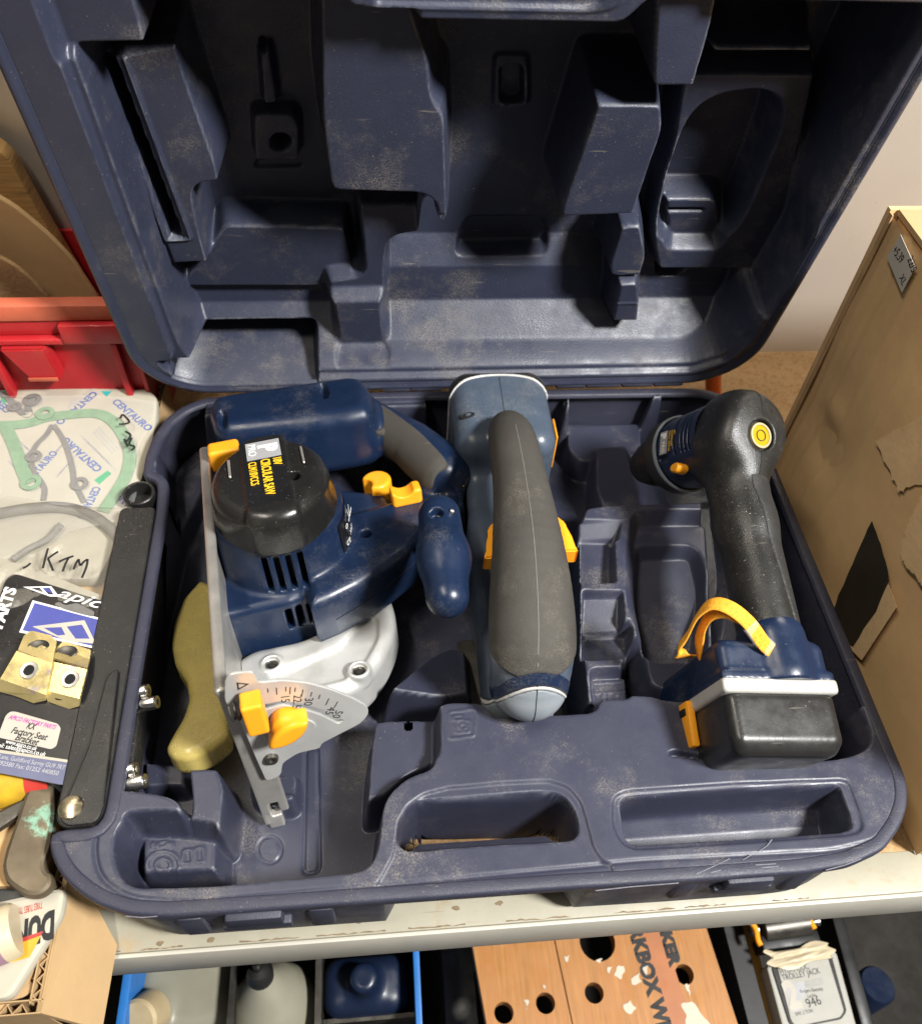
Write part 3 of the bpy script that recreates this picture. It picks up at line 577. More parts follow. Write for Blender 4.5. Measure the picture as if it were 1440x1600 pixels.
# right block, its top piece and the post to the hinge side
Lp([(908, 190), (922, 148), (1000, 148), (1050, 150), (1052, 200), (1000, 345), (886, 350), (864, 348), (862, 330)], -.022, draft=.009)
Lp([(1012, -40), (1140, -40), (1128, 30), (1095, 140), (1085, 147), (1008, 147), (1006, 120)], -.012, draft=.007)
Lp([(962, 350), (1012, 345), (1022, 400), (1010, 440), (945, 442), (940, 420)], -.036, z=-.034, draft=.008)
Lp([(958, 438), (1010, 437), (1012, 470), (1008, 512), (944, 512), (952, 470)], -.030, z=-.028, draft=.009)
LF.groove(np.array([(x, y - .004) for x, y in LPn([(960, 442), (1008, 441), (1007, 470), (958, 471)], -.032)]), .0009, -.0014, .001)
# right hand surface with the battery recess
Lp([(1085, 60), (1290, 62), (1292, 106), (1100, 106)], -.045, z=-.04, draft=.010)
Lp([(1058, 105), (1290, 105), (1240, 330), (1180, 430), (1020, 430), (1010, 380), (1040, 230)], -.056, z=-.054, draft=.008)
Lp([(1068, 180), (1110, 142), (1190, 130), (1226, 150), (1228, 190), (1170, 330), (1140, 372), (1080, 382), (1030, 378), (1020, 355), (1040, 260)], -.092, z=-.058, draft=.012, r=.02)
Lp([(1024, 296), (1130, 296), (1140, 340), (1120, 372), (1030, 372)], -.070, z=-.072, draft=.010, r=.012)
Lp([(1030, 318), (1100, 318), (1100, 327), (1030, 327)], -.078, z=-.074, draft=.004, r=.003)
Lp([(1020, 408), (1090, 406), (1060, 430), (1022, 430)], -.088, z=-.07, draft=.006)
# handle tongue at the top: dusty pad
LF.put([(-.082, .359), (-.070, .356), (.062, .356), (.078, .361), (.078, .435), (-.082, .435)], -.001, .003, .010)
LF.put([(-.066, .3585), (.058, .3585), (.066, .364), (.066, .430), (-.066, .430)], -.004, .004, .006)
dl = sdpoly(LR, LF.X, LF.Y); LF.H -= .004 * np.clip((dl + .0082) / .003, 0, 1)
liner = field_mesh('lid_liner', LF, dl < -.0050, M['lid'], case, LT)

# folding stay on the left edge
st = [PZ(x, y, .001) for x, y in ((190, 795), (241, 793), (160, 1268), (148, 1286), (100, 1291), (90, 1280), (92, 1262))]
stay = plate('lid_stay', rnd([(p[0], p[1]) for p in st], .004), [], .010, M['blackrough'], case, Matrix.Translation((0, 0, -.009)), .0012)
st2 = [PZ(x, y, .0035) for x, y in ((168, 1060), (184, 1045), (160, 1262), (150, 1284), (104, 1289), (93, 1276), (112, 1236), (140, 1170))]
plate('lower_arm', rnd([(p[0], p[1]) for p in st2], .004), [], .003, M['blackrough'], stay, Matrix.Translation((0, 0, .0012)), .0008)
pr = PZ(111, 1262, .004); revolve('rivet', [(0, .0022), (.0045, .002), (.0072, .001), (.0078, 0), (.0078, -.002)], M['brass'], stay, Matrix.Translation((pr[0], pr[1], .0042)))
pb = PZ(217, 771, .002); revolve('stay_socket', [(.0100, -.012), (.0100, .0015), (.0106, .0024), (.0120, .0026), (.0128, .0018), (.0130, -.030), (.0, -.030), (0, -.012), (.0100, -.012)], M['blackrough'], case, Matrix.Translation((pb[0], pb[1], .001)))

# scuffs on the rim
for pl in ([(930, 1392), (985, 1386), (1060, 1380)], [(1088, 1366), (1110, 1356), (1140, 1342)], [(1110, 1364), (1126, 1360)], [(1190, 1356), (1216, 1354)], [(1180, 1352), (1212, 1350)], [(1186, 1330), (1198, 1322), (1206, 1312)], [(1160, 1344), (1174, 1336)], [(1290, 1360), (1320, 1352), (1345, 1342)], [(196, 1432), (222, 1434), (246, 1432)]):
    zs_ = .0010; P_ = [PZ(x, y, zs_)[:2] for x, y in pl]; T_ = np.array(P_); w2 = .00028
    n_ = np.stack([-np.gradient(T_[:, 1]), np.gradient(T_[:, 0])], 1); n_ /= np.linalg.norm(n_, axis=1)[:, None]
    plate('scuff', np.vstack([T_ + n_ * w2, (T_ - n_ * w2)[::-1]]), [], .00012, M['scuff'], tray_shell, Matrix.Translation((0, 0, zs_ - .0001)))

# grime along the fold of the shelf lip
for k_ in range(9):
    xa = -.30 + k_ * .062 + rng.uniform(-.01, .01); n_ = 14; xs = np.linspace(xa, xa + rng.uniform(.02, .05), n_); lo_ = .0022 + rng.uniform(0, .0006, n_); hi_ = lo_ + rng.uniform(.0001, .0013, n_)
    plate('grime', [(x, y) for x, y in zip(xs, hi_)] + [(x, y) for x, y in zip(xs[::-1], lo_[::-1])], [], .00008, M['rust'], fl, Matrix.Translation((0, 0, SZ + .00052)))
for px, py in ((712, 1420), (330, 1470), (780, 1412), (250, 1474), (560, 1440)):
    c_ = PZ(px, py, SZ); plate('paint_chip', [(c_[0] + .003 * rng.uniform(.5, 1.2) * math.cos(a), c_[1] + .0018 * rng.uniform(.5, 1.2) * math.sin(a)) for a in np.linspace(0, 6.28, 11)[:-1]], [], .0001, M['rust'], fl, Matrix.Translation((0, 0, SZ + .00054)))
# ---------------------------------------------------------------- circular saw, lying blade side down, local axes s (back along shoe), t (away from shoe), k (up the motor axis)
sT = np.array([-.1678, .1016, .085]); sc_ = unit([-.084, .198, .976]); sa_ = np.array([.174, -.962, .21]); sa_ = unit(sa_ - sc_ * (sa_ @ sc_)); sb_ = np.cross(sc_, sa_)
MS = frame(sT, -sa_, sb_, sc_)
# (-a, b, c) is left handed: the saw meshes are mirrored back by building with explicit points
def SP(px, py, k): d = ray(px, py); o = sT + sc_ * k; s = sc_ @ (o - C_) / (sc_ @ d); p = C_ + s * d - sT; return (-(p @ sa_), p @ sb_)
def SPs(pts, k): return np.array([SP(x, y, k) for x, y in pts])
def SQ(px, py, s): d = ray(px, py); o = sT - sa_ * s; u = sa_ @ (o - C_) / (sa_ @ d); p = C_ + u * d - sT; return (p @ sb_, p @ sc_)   # plane across the front of the shoe
def SW(s, t, k): return sT - sa_ * s + sb_ * t + sc_ * k
saw = thing('circular_saw', 'blue cordless circular saw with black motor cap and silver blade guard', 'circular saw', tuple(SW(.15, .06, -.148)))
def sawobj(name, fn, lo, hi, h, mt, parent=saw):
    V, F = solid(fn, lo, hi, h); V = sT + V @ np.stack([-sa_, sb_, sc_]); return mesh(name, V, F[:, ::-1], mt, parent)
MC = (.170, .049)   # motor axis
flange = SPs([(346, 915), (352, 1034), (386, 1030), (470, 1010), (528, 985), (560, 957), (600, 924), (640, 880), (610, 840), (520, 830), (400, 830)], -.098)
arm = SPs([(505, 830), (530, 808), (545, 806), (585, 797), (625, 783), (655, 765), (700, 725), (720, 750), (725, 790), (708, 815), (672, 828), (655, 845), (640, 862), (600, 893), (560, 918), (520, 938), (486, 952), (478, 925)], -.046)
bar = rnd(SPs([(324, 640), (332, 622), (350, 616), (545, 588), (566, 590), (580, 610), (583, 630), (578, 645), (550, 652), (500, 660), (350, 676), (332, 668)], .012), .006)
J0 = (*SP(692, 738, -.036), -.036); J1 = (*SP(646, 696, -.028), -.028); J2 = (*SP(590, 664, -.024), -.024); J3 = (*SP(530, 634, -.022), -.022)
AX0 = np.array((*SP(686, 806, 0), .000)); AX1 = np.array((*SP(698, 925, -.004), -.008))
vents = []
for t0 in (.0335, .0420, .0505, .0590):
    s0 = MC[0] - math.sqrt(.0508 ** 2 - (t0 - MC[1]) ** 2); vents.append(((s0 + .002, t0, -.0275), (.010, .0021, .0165)))
low = []
for x0, y0 in ((452, 960), (468, 955), (485, 949)): q_ = SP(x0, y0, -.066); low.append(((q_[0] + .004, q_[1], -.067), (.014, .0024, .0105)))
holes_ = [(*SP(x, y, k), k, r) for x, y, k, r in ((370, 920, -.058, .0052), (571, 833, -.040, .0048), (684, 762, -.030, .0050))]
def f_saw(p):
    d = scyl(p, (MC[0], MC[1], -.036), (0, 0, 1), .0525, .034, .004, r2=.0490)
    d = smin(d, sext(p, flange, -.100, -.047, .006), .004)
    d = smin(d, sext(p, arm, -.088, -.040, .009), .006)
    hnd = np.minimum(np.minimum(scap(p, J0, J1, .0235, .0205), scap(p, J1, J2, .0205, .0190)), scap(p, J2, J3, .0190, .0190))
    d = smin(d, hnd, .010)
    br = sext(p, bar, -.045, .016, .013)
    d = smin(d, br, .014)
    d = smax(d, -(scyl(p, (MC[0], MC[1], -.030), (0, 0, 1), .043, .025, .002)), .001)
    for a, b in vents + low: d = smax(d, -sbox(p, a, b, .0018), .0006)
    for s, t, k, r in holes_: d = smax(d, -scyl(p, (s, t, k), (0, 0, 1), r, .010, .001), .001)
    for x, y in ((348, 655), (505, 612)): 
        q = SP(x, y, .012); d = smax(d, -sell(p, (q[0] - .004, q[1], .016), (.014, .0042, .007)), .001)
    q = SP(458, 668, .0); d = smax(d, -sbox(p, (q[0], q[1], .004), (.006, .004, .010), .0015), .001)
    return d
body = sawobj('body', f_saw, (.055, -.012, -.100), (.40, .215, .030), .0012, M['blue'])
# motor core seen through the vents
V, F = solid(lambda p: scyl(p, (MC[0], MC[1], -.03), (0, 0, 1), .036, .028, .002), (.12, 0, -.07), (.22, .1, .01), .0022); mesh('motor_core', sT + V @ np.stack([-sa_, sb_, sc_]), F[:, ::-1], M['void'], saw)
# black motor cap
cap_o = rnd(SPs([(345, 800), (332, 745), (345, 705), (385, 675), (430, 668), (480, 685), (520, 730), (535, 790), (500, 835), (440, 850), (385, 845)], .0), .02)
lab = SPs([(378, 692), (430, 688), (452, 770), (455, 792), (392, 800)], .034)
def f_cap(p):
    e = p.copy(); e[:, 0] = MC[0] + (p[:, 0] - MC[0] + .002 + .18 * np.clip(p[:, 2], -.02, .035)) / np.interp(p[:, 2], [-.02, .035], [1.0, 1.22])
    d = scyl(e, (MC[0], MC[1], .006), (0, 0, 1), .0485, .026, .010, r2=.0415)
    d = smax(d, -(p[:, 2] + .016 - .010 * ((p[:, 1] - MC[1]) / .045) ** 2), .001)
    rib = sbox(p, (MC[0] - .004, MC[1] - .001, .014), (.057, .0175, .0205), .004); d = smin(d, smax(rib, d - .004, .002), .002)
    d = smax(d, -sbox(p, (MC[0] - .004, MC[1] - .001, .0375), (.040, .0155, .004), .001), .0006)
    for dt in (-.029, .029): d = smax(d, -scap(p, (MC[0] - .004, MC[1] + dt * .92, .0325), (MC[0] + .020, MC[1] + dt * .92, .0325), .0024), .0008)
    q = SP(458, 747, .030); d = smax(d, -scyl(p, (q[0], q[1], .03), (0, 0, 1), .0052, .012, .001), .001)
    return d
cap = sawobj('motor_cap', f_cap, (.105, -.012, -.035), (.235, .115, .050), .0010, M['black'])
for dt in (-.029, .029):
    sl = mesh('cap_slot_bar', *(lambda q: (sT + q[0] @ np.stack([-sa_, sb_, sc_]), q[1][:, ::-1]))(solid(lambda p: sbox(p, (MC[0] + .008, MC[1] + dt * .92, .0318), (.011, .0011, .0012), .0004), (MC[0] - .01, 0, .025), (MC[0] + .03, .1, .038), .0008)), M['steel'], cap)
# rating label in the recess: writing runs from back to front
lz = .0339
def LBL(s, t): return Matrix(frame(SW(s, t, lz + .0004), sa_, sb_ * 1.0, sc_).to_4x4())
def sawplate(name, s0, s1, t0, t1, k, mt, parent, th=.0004):
    pts = [SW(s, t, k + dk) for dk in (0, th) for s, t in ((s0, t0), (s1, t0), (s1, t1), (s0, t1))]
    return mesh(name, pts, [(0, 1, 2, 3), (7, 6, 5, 4), (0, 4, 5, 1), (1, 5, 6, 2), (2, 6, 7, 3), (3, 7, 4, 0)], mt, parent, False)
plq = sawplate('rating_label', MC[0] - .0435, MC[0] + .0355, MC[1] - .0155, MC[1] + .0135, .0334, M['labelk'], cap)
sawplate('logo_panel', MC[0] + .010, MC[0] + .0325, MC[1] - .013, MC[1] + .0120, .0339, M['greyink'], cap, .0003)
def sawtext(n, s, size, mt, st, tt, k=.0345, bold=0, sx=1, ax=None, ay=None):
    x = sa_ if ax is None else ax; y = sb_ if ay is None else ay
    return text(n, s, size, mt, cap, frame(SW(st, tt, k), x, y, sc_), .0001, bold=bold, sx=sx)
sawtext('lettering', '18V', .0085, M['yellowink'], MC[0] + .008, MC[1] + .0055, sx=.72, bold=.0002)
sawtext('lettering', 'CIRCULAR SAW', .0095, M['yellowink'], MC[0] + .008, MC[1] - .0035, sx=.64, bold=.0002)
sawtext('lettering', 'CLM18VCCS', .0082, M['yellowink'], MC[0] + .007, MC[1] - .0125, sx=.64, bold=.0001)
sawtext('lettering', 'PRO', .0085, M['whiteink'], MC[0] + .0300, MC[1] - .0115, sx=.95)
sawtext('lettering', 'P', .0190, M['whiteink'], MC[0] + .0270, MC[1] - .0035, bold=.0011, sx=.95)
# curved data plate on the motor side
ang = np.linspace(-.62, .18, 9); Vp = []; 
for a in ang:
    for k in (-.012, -.044): 
        rr = .0501 + (.0520 - .0501) * (-.012 - k) / .032 + .0004; Vp.append(SW(MC[0] + rr * math.sin(a), MC[1] + rr * math.cos(a), k))
mesh('data_plate', Vp, [(2 * i, 2 * i + 1, 2 * i + 3, 2 * i + 2) for i in range(8)], M['labelk'], body)
for a, k, s, z in ((-.52, -.036, 'CE', .0062), (-.30, -.034, 'X', .006), (-.28, -.022, 'CLM18VCCS', .003), (-.10, -.040, '18V=', .0042), (-.1, -.022, '3800/min', .003), (.06, -.032, '150mm', .003), (-.46, -.022, 'O', .006)):
    rad = .0524; nx = -sa_ * math.sin(a) + sb_ * math.cos(a); tx = -sa_ * math.cos(a) - sb_ * math.sin(a)
    text('lettering', s, z, M['whiteink'], body, frame(SW(MC[0] + rad * math.sin(a), MC[1] + rad * math.cos(a), k), tx, sc_, nx), .0001)
# soft grip on the handle
def f_hand(p): return np.minimum(np.minimum(scap(p, J0, J1, .0235, .0205), scap(p, J1, J2, .0205, .0190)), scap(p, J2, J3, .0190, .0190))
gp = rnd(SPs([(545, 634), (560, 622), (600, 634), (660, 674), (702, 710), (680, 714), (648, 731), (622, 741), (608, 730), (614, 716), (608, 700), (577, 678), (545, 656)], -.006), .006)
def f_grip(p):
    d = f_hand(p) - .0011; g = sdpoly(gp, p[:, 0], p[:, 1]); d = smax(d, g, .0015); d = smax(d, -(p[:, 2] + .040), .002)
    q = SP(592, 675, -.013); return np.minimum(d, scyl(p, (q[0], q[1], -.0125), (0, 0, 1), .0042, .0026, .0012))
sawobj('grip_pad', f_grip, (.19, .09, -.05), (.34, .215, .012), .0010, M['rubber'])
# front knob handle
def f_aux(p):
    AM = (AX0 * .45 + AX1 * .55); d = smin(scap(p, AX0, AM, .0152, .0166), scap(p, AM, AX1, .0166, .0146), .012)
    d = smin(d, scap(p, AX0 + np.array((.004, 0, -.012)), (*SP(668, 835, -.04), -.046), .0115, .012), .006)
    q = SP(681, 801, .014); d = smax(d, -scyl(p, (q[0], q[1], .014), (0, 0, 1), .0050, .007, .001), .001)
    return d
aux = sawobj('front_handle', f_aux, (.0, .10, -.075), (.21, .225, .035), .0011, M['blue'])
q = SP(706, 800, .012); V, F = solid(lambda p: sell(p, (q[0] , q[1], .0125), (.0022, .0022, .0022)), (q[0] - .005, q[1] - .005, .005), (q[0] + .005, q[1] + .005, .02), .0008); mesh('lock_pin', sT + V @ np.stack([-sa_, sb_, sc_]), F[:, ::-1], M['zinc'], aux)
# orange controls
q0 = SP(632, 765, -.034)
def f_lock(p):
    a = np.array((*SP(620, 770, -.03), -.034)); b = np.array((*SP(646, 762, -.03), -.034)); d = sbox(p, (a + b) / 2, (.0072, .0125, .0075), .003)
    m = (a + b) / 2; return smax(d, -scyl(p, (m[0] + .0, m[1] - .002, -.022), (1, 0, 0), .0095, .02, .001), .001)
sawobj('lock_button', f_lock, (q0[0] - .02, q0[1] - .025, -.05), (q0[0] + .02, q0[1] + .025, -.015), .0008, M['orange'])
tg = np.array((*SP(590, 765, -.05), -.050))
sawobj('trigger', lambda p: smax(scyl(p, tg, (0, 0, 1), .0125, .012, .003), -scyl(p, tg + np.array((-.004, -.013, 0)), (0, 0, 1), .0085, .03, .001), .002), tg - .02, tg + .02, .0010, M['orange'])
rl = np.array((*SP(352, 712, -.0), .000))
sawobj('battery_release', lambda p: sbox(p, rl, (.0085, .0125, .010), .003), rl - .02, rl + .02, .0011, M['orange'])
sp_ = np.array((*SP(574, 917, -.075), -.078)); sawobj('spindle_lock', lambda p: sbox(p, sp_, (.0045, .0095, .007), .0015), sp_ - .015, sp_ + .015, .0010, M['orange'])
# aluminium blade guard and the amber lower guard, with the blade between
gd = rnd(SPs([(354, 1040), (390, 1012), (470, 996), (525, 970), (556, 935), (566, 905), (575, 898), (598, 908), (612, 935), (618, 962), (612, 992), (598, 1022), (576, 1054), (548, 1076), (500, 1088), (400, 1092), (362, 1080)], -.085), .008)
ri = rnd(SPs([(420, 1055), (470, 1036), (530, 1010), (570, 960), (590, 965), (590, 996), (572, 1030), (540, 1060), (480, 1074), (430, 1076)], -.085), .006)
def f_guard(p):
    d = sext(p, gd, -.125, -.084, .011); d = smax(d, -sext(p, ri, -.088, -.05, .003), .004)
    for x, y in ((561, 1050), (425, 1040)):
        q = SP(x, y, -.086); d = smin(d, scyl(p, (q[0], q[1], -.089), (0, 0, 1), .0085, .007, .002), .002); d = smax(d, -scyl(p, (q[0], q[1], -.080), (0, 0, 1), .0058, .006, .0008), .0008)
    return d
guard = sawobj('blade_guard', f_guard, (.0, .0, -.130), (.185, .140, -.070), .0011, M['alu'])
for x, y, m_ in ((561, 1050, 'darksteel'), (425, 1040, 'darksteel')):
    q = SP(x, y, -.084); ax, ay, az = sb_, -sa_, sc_
    s_ = revolve('screw', [(0, .0024), (.0022, .0024), (.0024, .0010), (.0030, .0010), (.0046, .0022), (.0048, 0), (.0048, -.004)], M[m_], guard, frame(SW(q[0], q[1], -.0855), sb_, np.cross(sc_, sb_), sc_), 20)
yl = SPs([(312, 905), (285, 935), (270, 972), (266, 1005), (272, 1036), (290, 1062), (294, 1090), (286, 1118), (264, 1155), (257, 1170), (268, 1182), (292, 1185), (325, 1172), (356, 1148), (356, 1085), (345, 1000), (338, 915)], -.092)
yl = rnd(yl, .004)
def f_yel(p):
    d = sext(p, yl, -.116, -.090, .007); inn = sext(p, yl + np.array([[0, .0]]), -.140, -.094, .004) + .0026
    d = smax(d, -inn, .001); rim_ = sext(p, yl, -.0925, -.07, .002) + .0055
    return smax(d, -rim_, .0025)
sawobj('lower_guard', f_yel, (.01, -.075, -.132), (.22, .03, -.085), .0011, M['amber'])
def f_blade(p): return scyl(p, (.125, .045, -.110), (0, 0, 1), .072, .0009, .0003)
V, F = solid(f_blade, (.045, -.035, -.113), (.205, .125, -.107), .0012); mesh('blade', sT + V @ np.stack([-sa_, sb_, sc_]), F[:, ::-1], M['darksteel'], saw)
# shoe: steel plate with turned edges, and the strip of its front
def f_shoe(p):
    d = sbox(p, (.132, -.0015, -.074), (.132, .0016, .074), .0010)
    d = np.minimum(d, sbox(p, (.132, -.0005, -.0025), (.132, .0040, .0026), .0022))      # rolled top edge
    d = np.minimum(d, sbox(p, (.0016, .0075, -.070), (.0016, .0085, .066), .0008))       # front turn up
    d = np.minimum(d, sbox(p, (.004, .0045, -.143), (.0035, .0055, .012), .001))
    d = np.maximum(d, -sbox(p, (.0, .0065, -.132), (.01, .0032, .0085), .0006))
    d = np.maximum(d, -sbox(p, (.13, 0, -.105), (.085, .02, .010), .003))
    cut = (p[:, 2] + .150) - .55 * (p[:, 0] - .235); return np.maximum(d, -np.where(p[:, 0] > .2, cut, 1))
shoe = sawobj('shoe', f_shoe, (-.004, -.006, -.156), (.270, .022, .004), .0011, M['steel'])
# bevel quadrant across the front of the shoe
SQS = -.0025
def Qp(pts): return [SQ(x, y, SQS) for x, y in pts]
qo = rnd(Qp([(352, 1092), (352, 1060), (358, 1050), (395, 1046), (402, 1064), (440, 1060), (480, 1064), (515, 1074), (550, 1088), (572, 1100), (574, 1112), (562, 1126), (500, 1158), (499, 1165), (465, 1172), (440, 1188), (437, 1208), (416, 1216), (400, 1180), (375, 1120)]), .003, 3)
slot = rnd(Qp([(405, 1098), (440, 1090), (478, 1096), (510, 1107), (538, 1122), (528, 1128), (500, 1114), (470, 1104), (440, 1098), (408, 1108)]), .001, 2)
MQ = frame(SW(SQS, 0, 0), sb_, sc_, sa_)
quad = plate('bevel_quadrant', qo, [slot, circ(*SQ(423, 1180, SQS), .0028, 12)], .0022, M['alu'], saw, MQ, .0004)
em = rnd(Qp([(408, 1122), (470, 1116), (492, 1126), (490, 1136), (450, 1155), (412, 1152)]), .004); plate('raised_boss', em, [], .0012, M['alu'], quad, MQ @ Matrix.Translation((0, 0, .0018)), .0006)
pv = np.array(SQ(441, 1232, SQS))
for n_, (x, y) in {'0': (395, 1072), '15': (431, 1068), 'a': (446, 1067), '22.5': (453, 1067), 'b': (461, 1068), '30': (473, 1071), 'c': (487, 1075), 'd': (500, 1079), '45': (514, 1085), '50': (528, 1090), 'e': (417, 1069)}.items():
    p0 = np.array(SQ(x, y, SQS)); dr = unit(pv - p0); big = n_[0].isdigit(); ln = .0062 if big else .0038; nr = np.array([-dr[1], dr[0]]) * .00028; p0 = p0 + dr * .0012
    plate('scale_tick', [p0 - nr, p0 + nr, p0 + dr * ln + nr, p0 + dr * ln - nr], [], .0001, M['ink'], quad, MQ @ Matrix.Translation((0, 0, .0023)))
    if big and n_ != '0':
        q = p0 + dr * .0075; text('scale_number', n_, .0074, M['ink'], quad, MQ @ frame((*(q + nr / np.linalg.norm(nr) * .0024), .0023), (*dr, 0), (*(-nr / np.linalg.norm(nr)) * -1, 0), (0, 0, 1)), .00005)
tr_ = Qp([(369, 1062), (389, 1064), (371, 1074)]); tr_i = Qp([(372, 1064), (384, 1065), (373, 1071)]); plate('index_mark', tr_, [tr_i], .0001, M['ink'], quad, MQ @ Matrix.Translation((0, 0, .0023)))
qs = SQ(423, 1180, SQS); revolve('screw', [(0, .0015), (.0018, .0015), (.0020, .0028), (.0040, .0030), (.0047, .0012), (.0047, -.001)], M['darksteel'], quad, MQ @ Matrix.Translation((*qs, .002)), 20)
# orange clamp knobs and spring
def knob(name, px, py, fn, e):
    q = SQ(px, py, SQS); V, F = solid(fn, (-.022, -.022, -.002), (.022, .022, .026), .0009); A = np.array(MQ @ Matrix.Translation((*q, .002)))
    return mesh(name, V @ A[:3, :3].T + A[:3, 3], F, M['orange'], saw)
knob('depth_knob', 396, 1094, lambda p: sbox(p, (0, .002, .0095), (.0062, .0130, .0070), .0015), 0)
def f_kn(p):
    c_, s_ = math.cos(-.55), math.sin(-.55); q = p.copy(); q[:, 0] = p[:, 0] * c_ - p[:, 1] * s_; q[:, 1] = p[:, 0] * s_ + p[:, 1] * c_
    lens = np.maximum(scyl(q, (0, -.0125, .010), (0, 0, 1), .0200, .0070, .003), scyl(q, (0, .0125, .010), (0, 0, 1), .0200, .0070, .003))
    d = smin(lens, scyl(p, (0, 0, .005), (0, 0, 1), .0095, .005, .002), .003); return d
knob('bevel_knob', 446, 1114, f_kn, 0)
sq = SQ(364, 1096, SQS); cp = []
for i in range(60):
    a = i / 60 * 5 * 2 * math.pi; cp.append((sq[0] - .002 + i / 60 * .016, sq[1] + .0052 * math.cos(a), .008 + .0052 * math.sin(a)))
tube('spring', cp, .0009, M['darksteel'], saw, 2, MQ, smoothpts=False)

tfs = lambda P: sT + P @ np.stack([-sa_, sb_, sc_])
surf_line('mould_line', f_saw, [(*SP(520, 960, -.066), -.066), (*SP(560, 938, -.064), -.064), (*SP(610, 905, -.062), -.062), (*SP(655, 868, -.060), -.060)], .00035, M['void'], body, tfs)
# ---------------------------------------------------------------- jigsaw, standing on its sole plate, world axes
jig = thing('jigsaw', 'blue cordless jigsaw with sheen-greyed body and dark rubber grip in the middle of the case', 'jigsaw', (.028, .22, -.066))
JP = [(.0335, .335, .060, .0150), (.0330, .312, .070, .0178), (.0325, .262, .075, .0195), (.0310, .208, .072, .0240), (.0292, .170, .062, .0275), (.0275, .142, .048, .0285), (.0262, .128, .026, .0265)]
JS = []
for _i in range(len(JP) - 1):
    _p = [np.array(JP[max(_i - 1, 0)]), np.array(JP[_i]), np.array(JP[_i + 1]), np.array(JP[min(_i + 2, len(JP) - 1)])]
    for _f in np.linspace(0, 1, 5, endpoint=False): JS.append(.5 * (2 * _p[1] + (-_p[0] + _p[2]) * _f + (2 * _p[0] - 5 * _p[1] + 4 * _p[2] - _p[3]) * _f * _f + (-_p[0] + 3 * _p[1] - 3 * _p[2] + _p[3]) * _f ** 3))
JS.append(np.array(JP[-1]))
def f_jgrip(p):
    d = None
    for a, b in zip(JS[:-1], JS[1:]):
        c = scap(p, a[:3], b[:3], a[3], b[3]); d = c if d is None else np.minimum(d, c)
    return d
def f_jbody(p):
    d = sbox(p, (.034, .375, .000), (.0425, .047, .052), .017)
    d = smin(d, sbox(p, (.024, .290, -.018), (.0235, .085, .034), .010), .012)
    d = smin(d, sbox(p, (.0235, .205, -.022), (.0230, .085, .036), .010), .008)
    d = smin(d, sbox(p, (.026, .152, -.002), (.0215, .034, .040), .014), .012)
    d = smin(d, f_jgrip(p), .006)
    # trigger opening of the closed handle
    d = smax(d, -scap(p, (.03, .235, .030), (.03, .300, .034), .014), .004)
    return d
def bandf(p): return p[:, 1] + .55 * (p[:, 2] - .05) + 16.0 * (p[:, 0] - .0265) ** 2     # curve across the nose
def slab(f, lo, hi, grow=0, k=.0008): return lambda p: smax(smax(f(p) - grow, lo - bandf(p), k), bandf(p) - hi, k)
jlo, jhi = (-.03, .06, -.07), (.10, .445, .11)
jbody = sdfobj('body', slab(f_jbody, .1125, 9), jlo, jhi, .0013, M['sheen_blue'], jig)
sdfobj('white_line', slab(f_jbody, .1092, .1120, .0004), (-.01, .06, -.05), (.065, .19, .1), .0010, M['white'], jig)
sdfobj('nose', slab(f_jbody, -9, .1091), (-.01, .06, -.062), (.065, .19, .1), .0012, M['greyn'], jig)
sdfobj('blue_band', slab(lambda p: smax(f_jbody(p) - .0005, -(p[:, 2] - .012), .001), .1126, .1235), (-.01, .06, .0), (.065, .19, .1), .0010, M['blue'], jig)
gout = rnd([tuple(PZ(x, y, .07)[:2]) for x, y in ((770, 700), (782, 676), (805, 664), (828, 676), (842, 705), (870, 790), (892, 880), (900, 960), (897, 1010), (845, 1060), (825, 1060), (768, 985), (764, 900), (768, 780))], .01)
def f_rub(p):
    d = smax(f_jgrip(p) - .0012, -(bandf(p) - .1215), .001); return smax(d, -(p[:, 2] - .045 - .25 * np.clip(.16 - p[:, 1], 0, 1)), .002)
sdfobj('grip_rubber', f_rub, (-.01, .08, .02), (.07, .36, .11), .0011, M['rubber'], jig)
surf_line('mould_seam', f_rub, [(x + .0002, y, z + r + .003) for x, y, z, r in JS[5:-1]], .00038, M['gasketk'], jig, lambda P: P, n=120)
surf_line('mould_seam', f_jbody, [(.0345, .408, .06), (.0342, .37, .06), (.0338, .345, .062)], .0003, M['void'], jig, lambda P: P)
surf_line('mould_seam', f_jbody, [(.0265, .118, .070), (.0262, .105, .055), (.0262, .099, .035), (.0262, .099, .015)], .0003, M['void'], jig, lambda P: P)
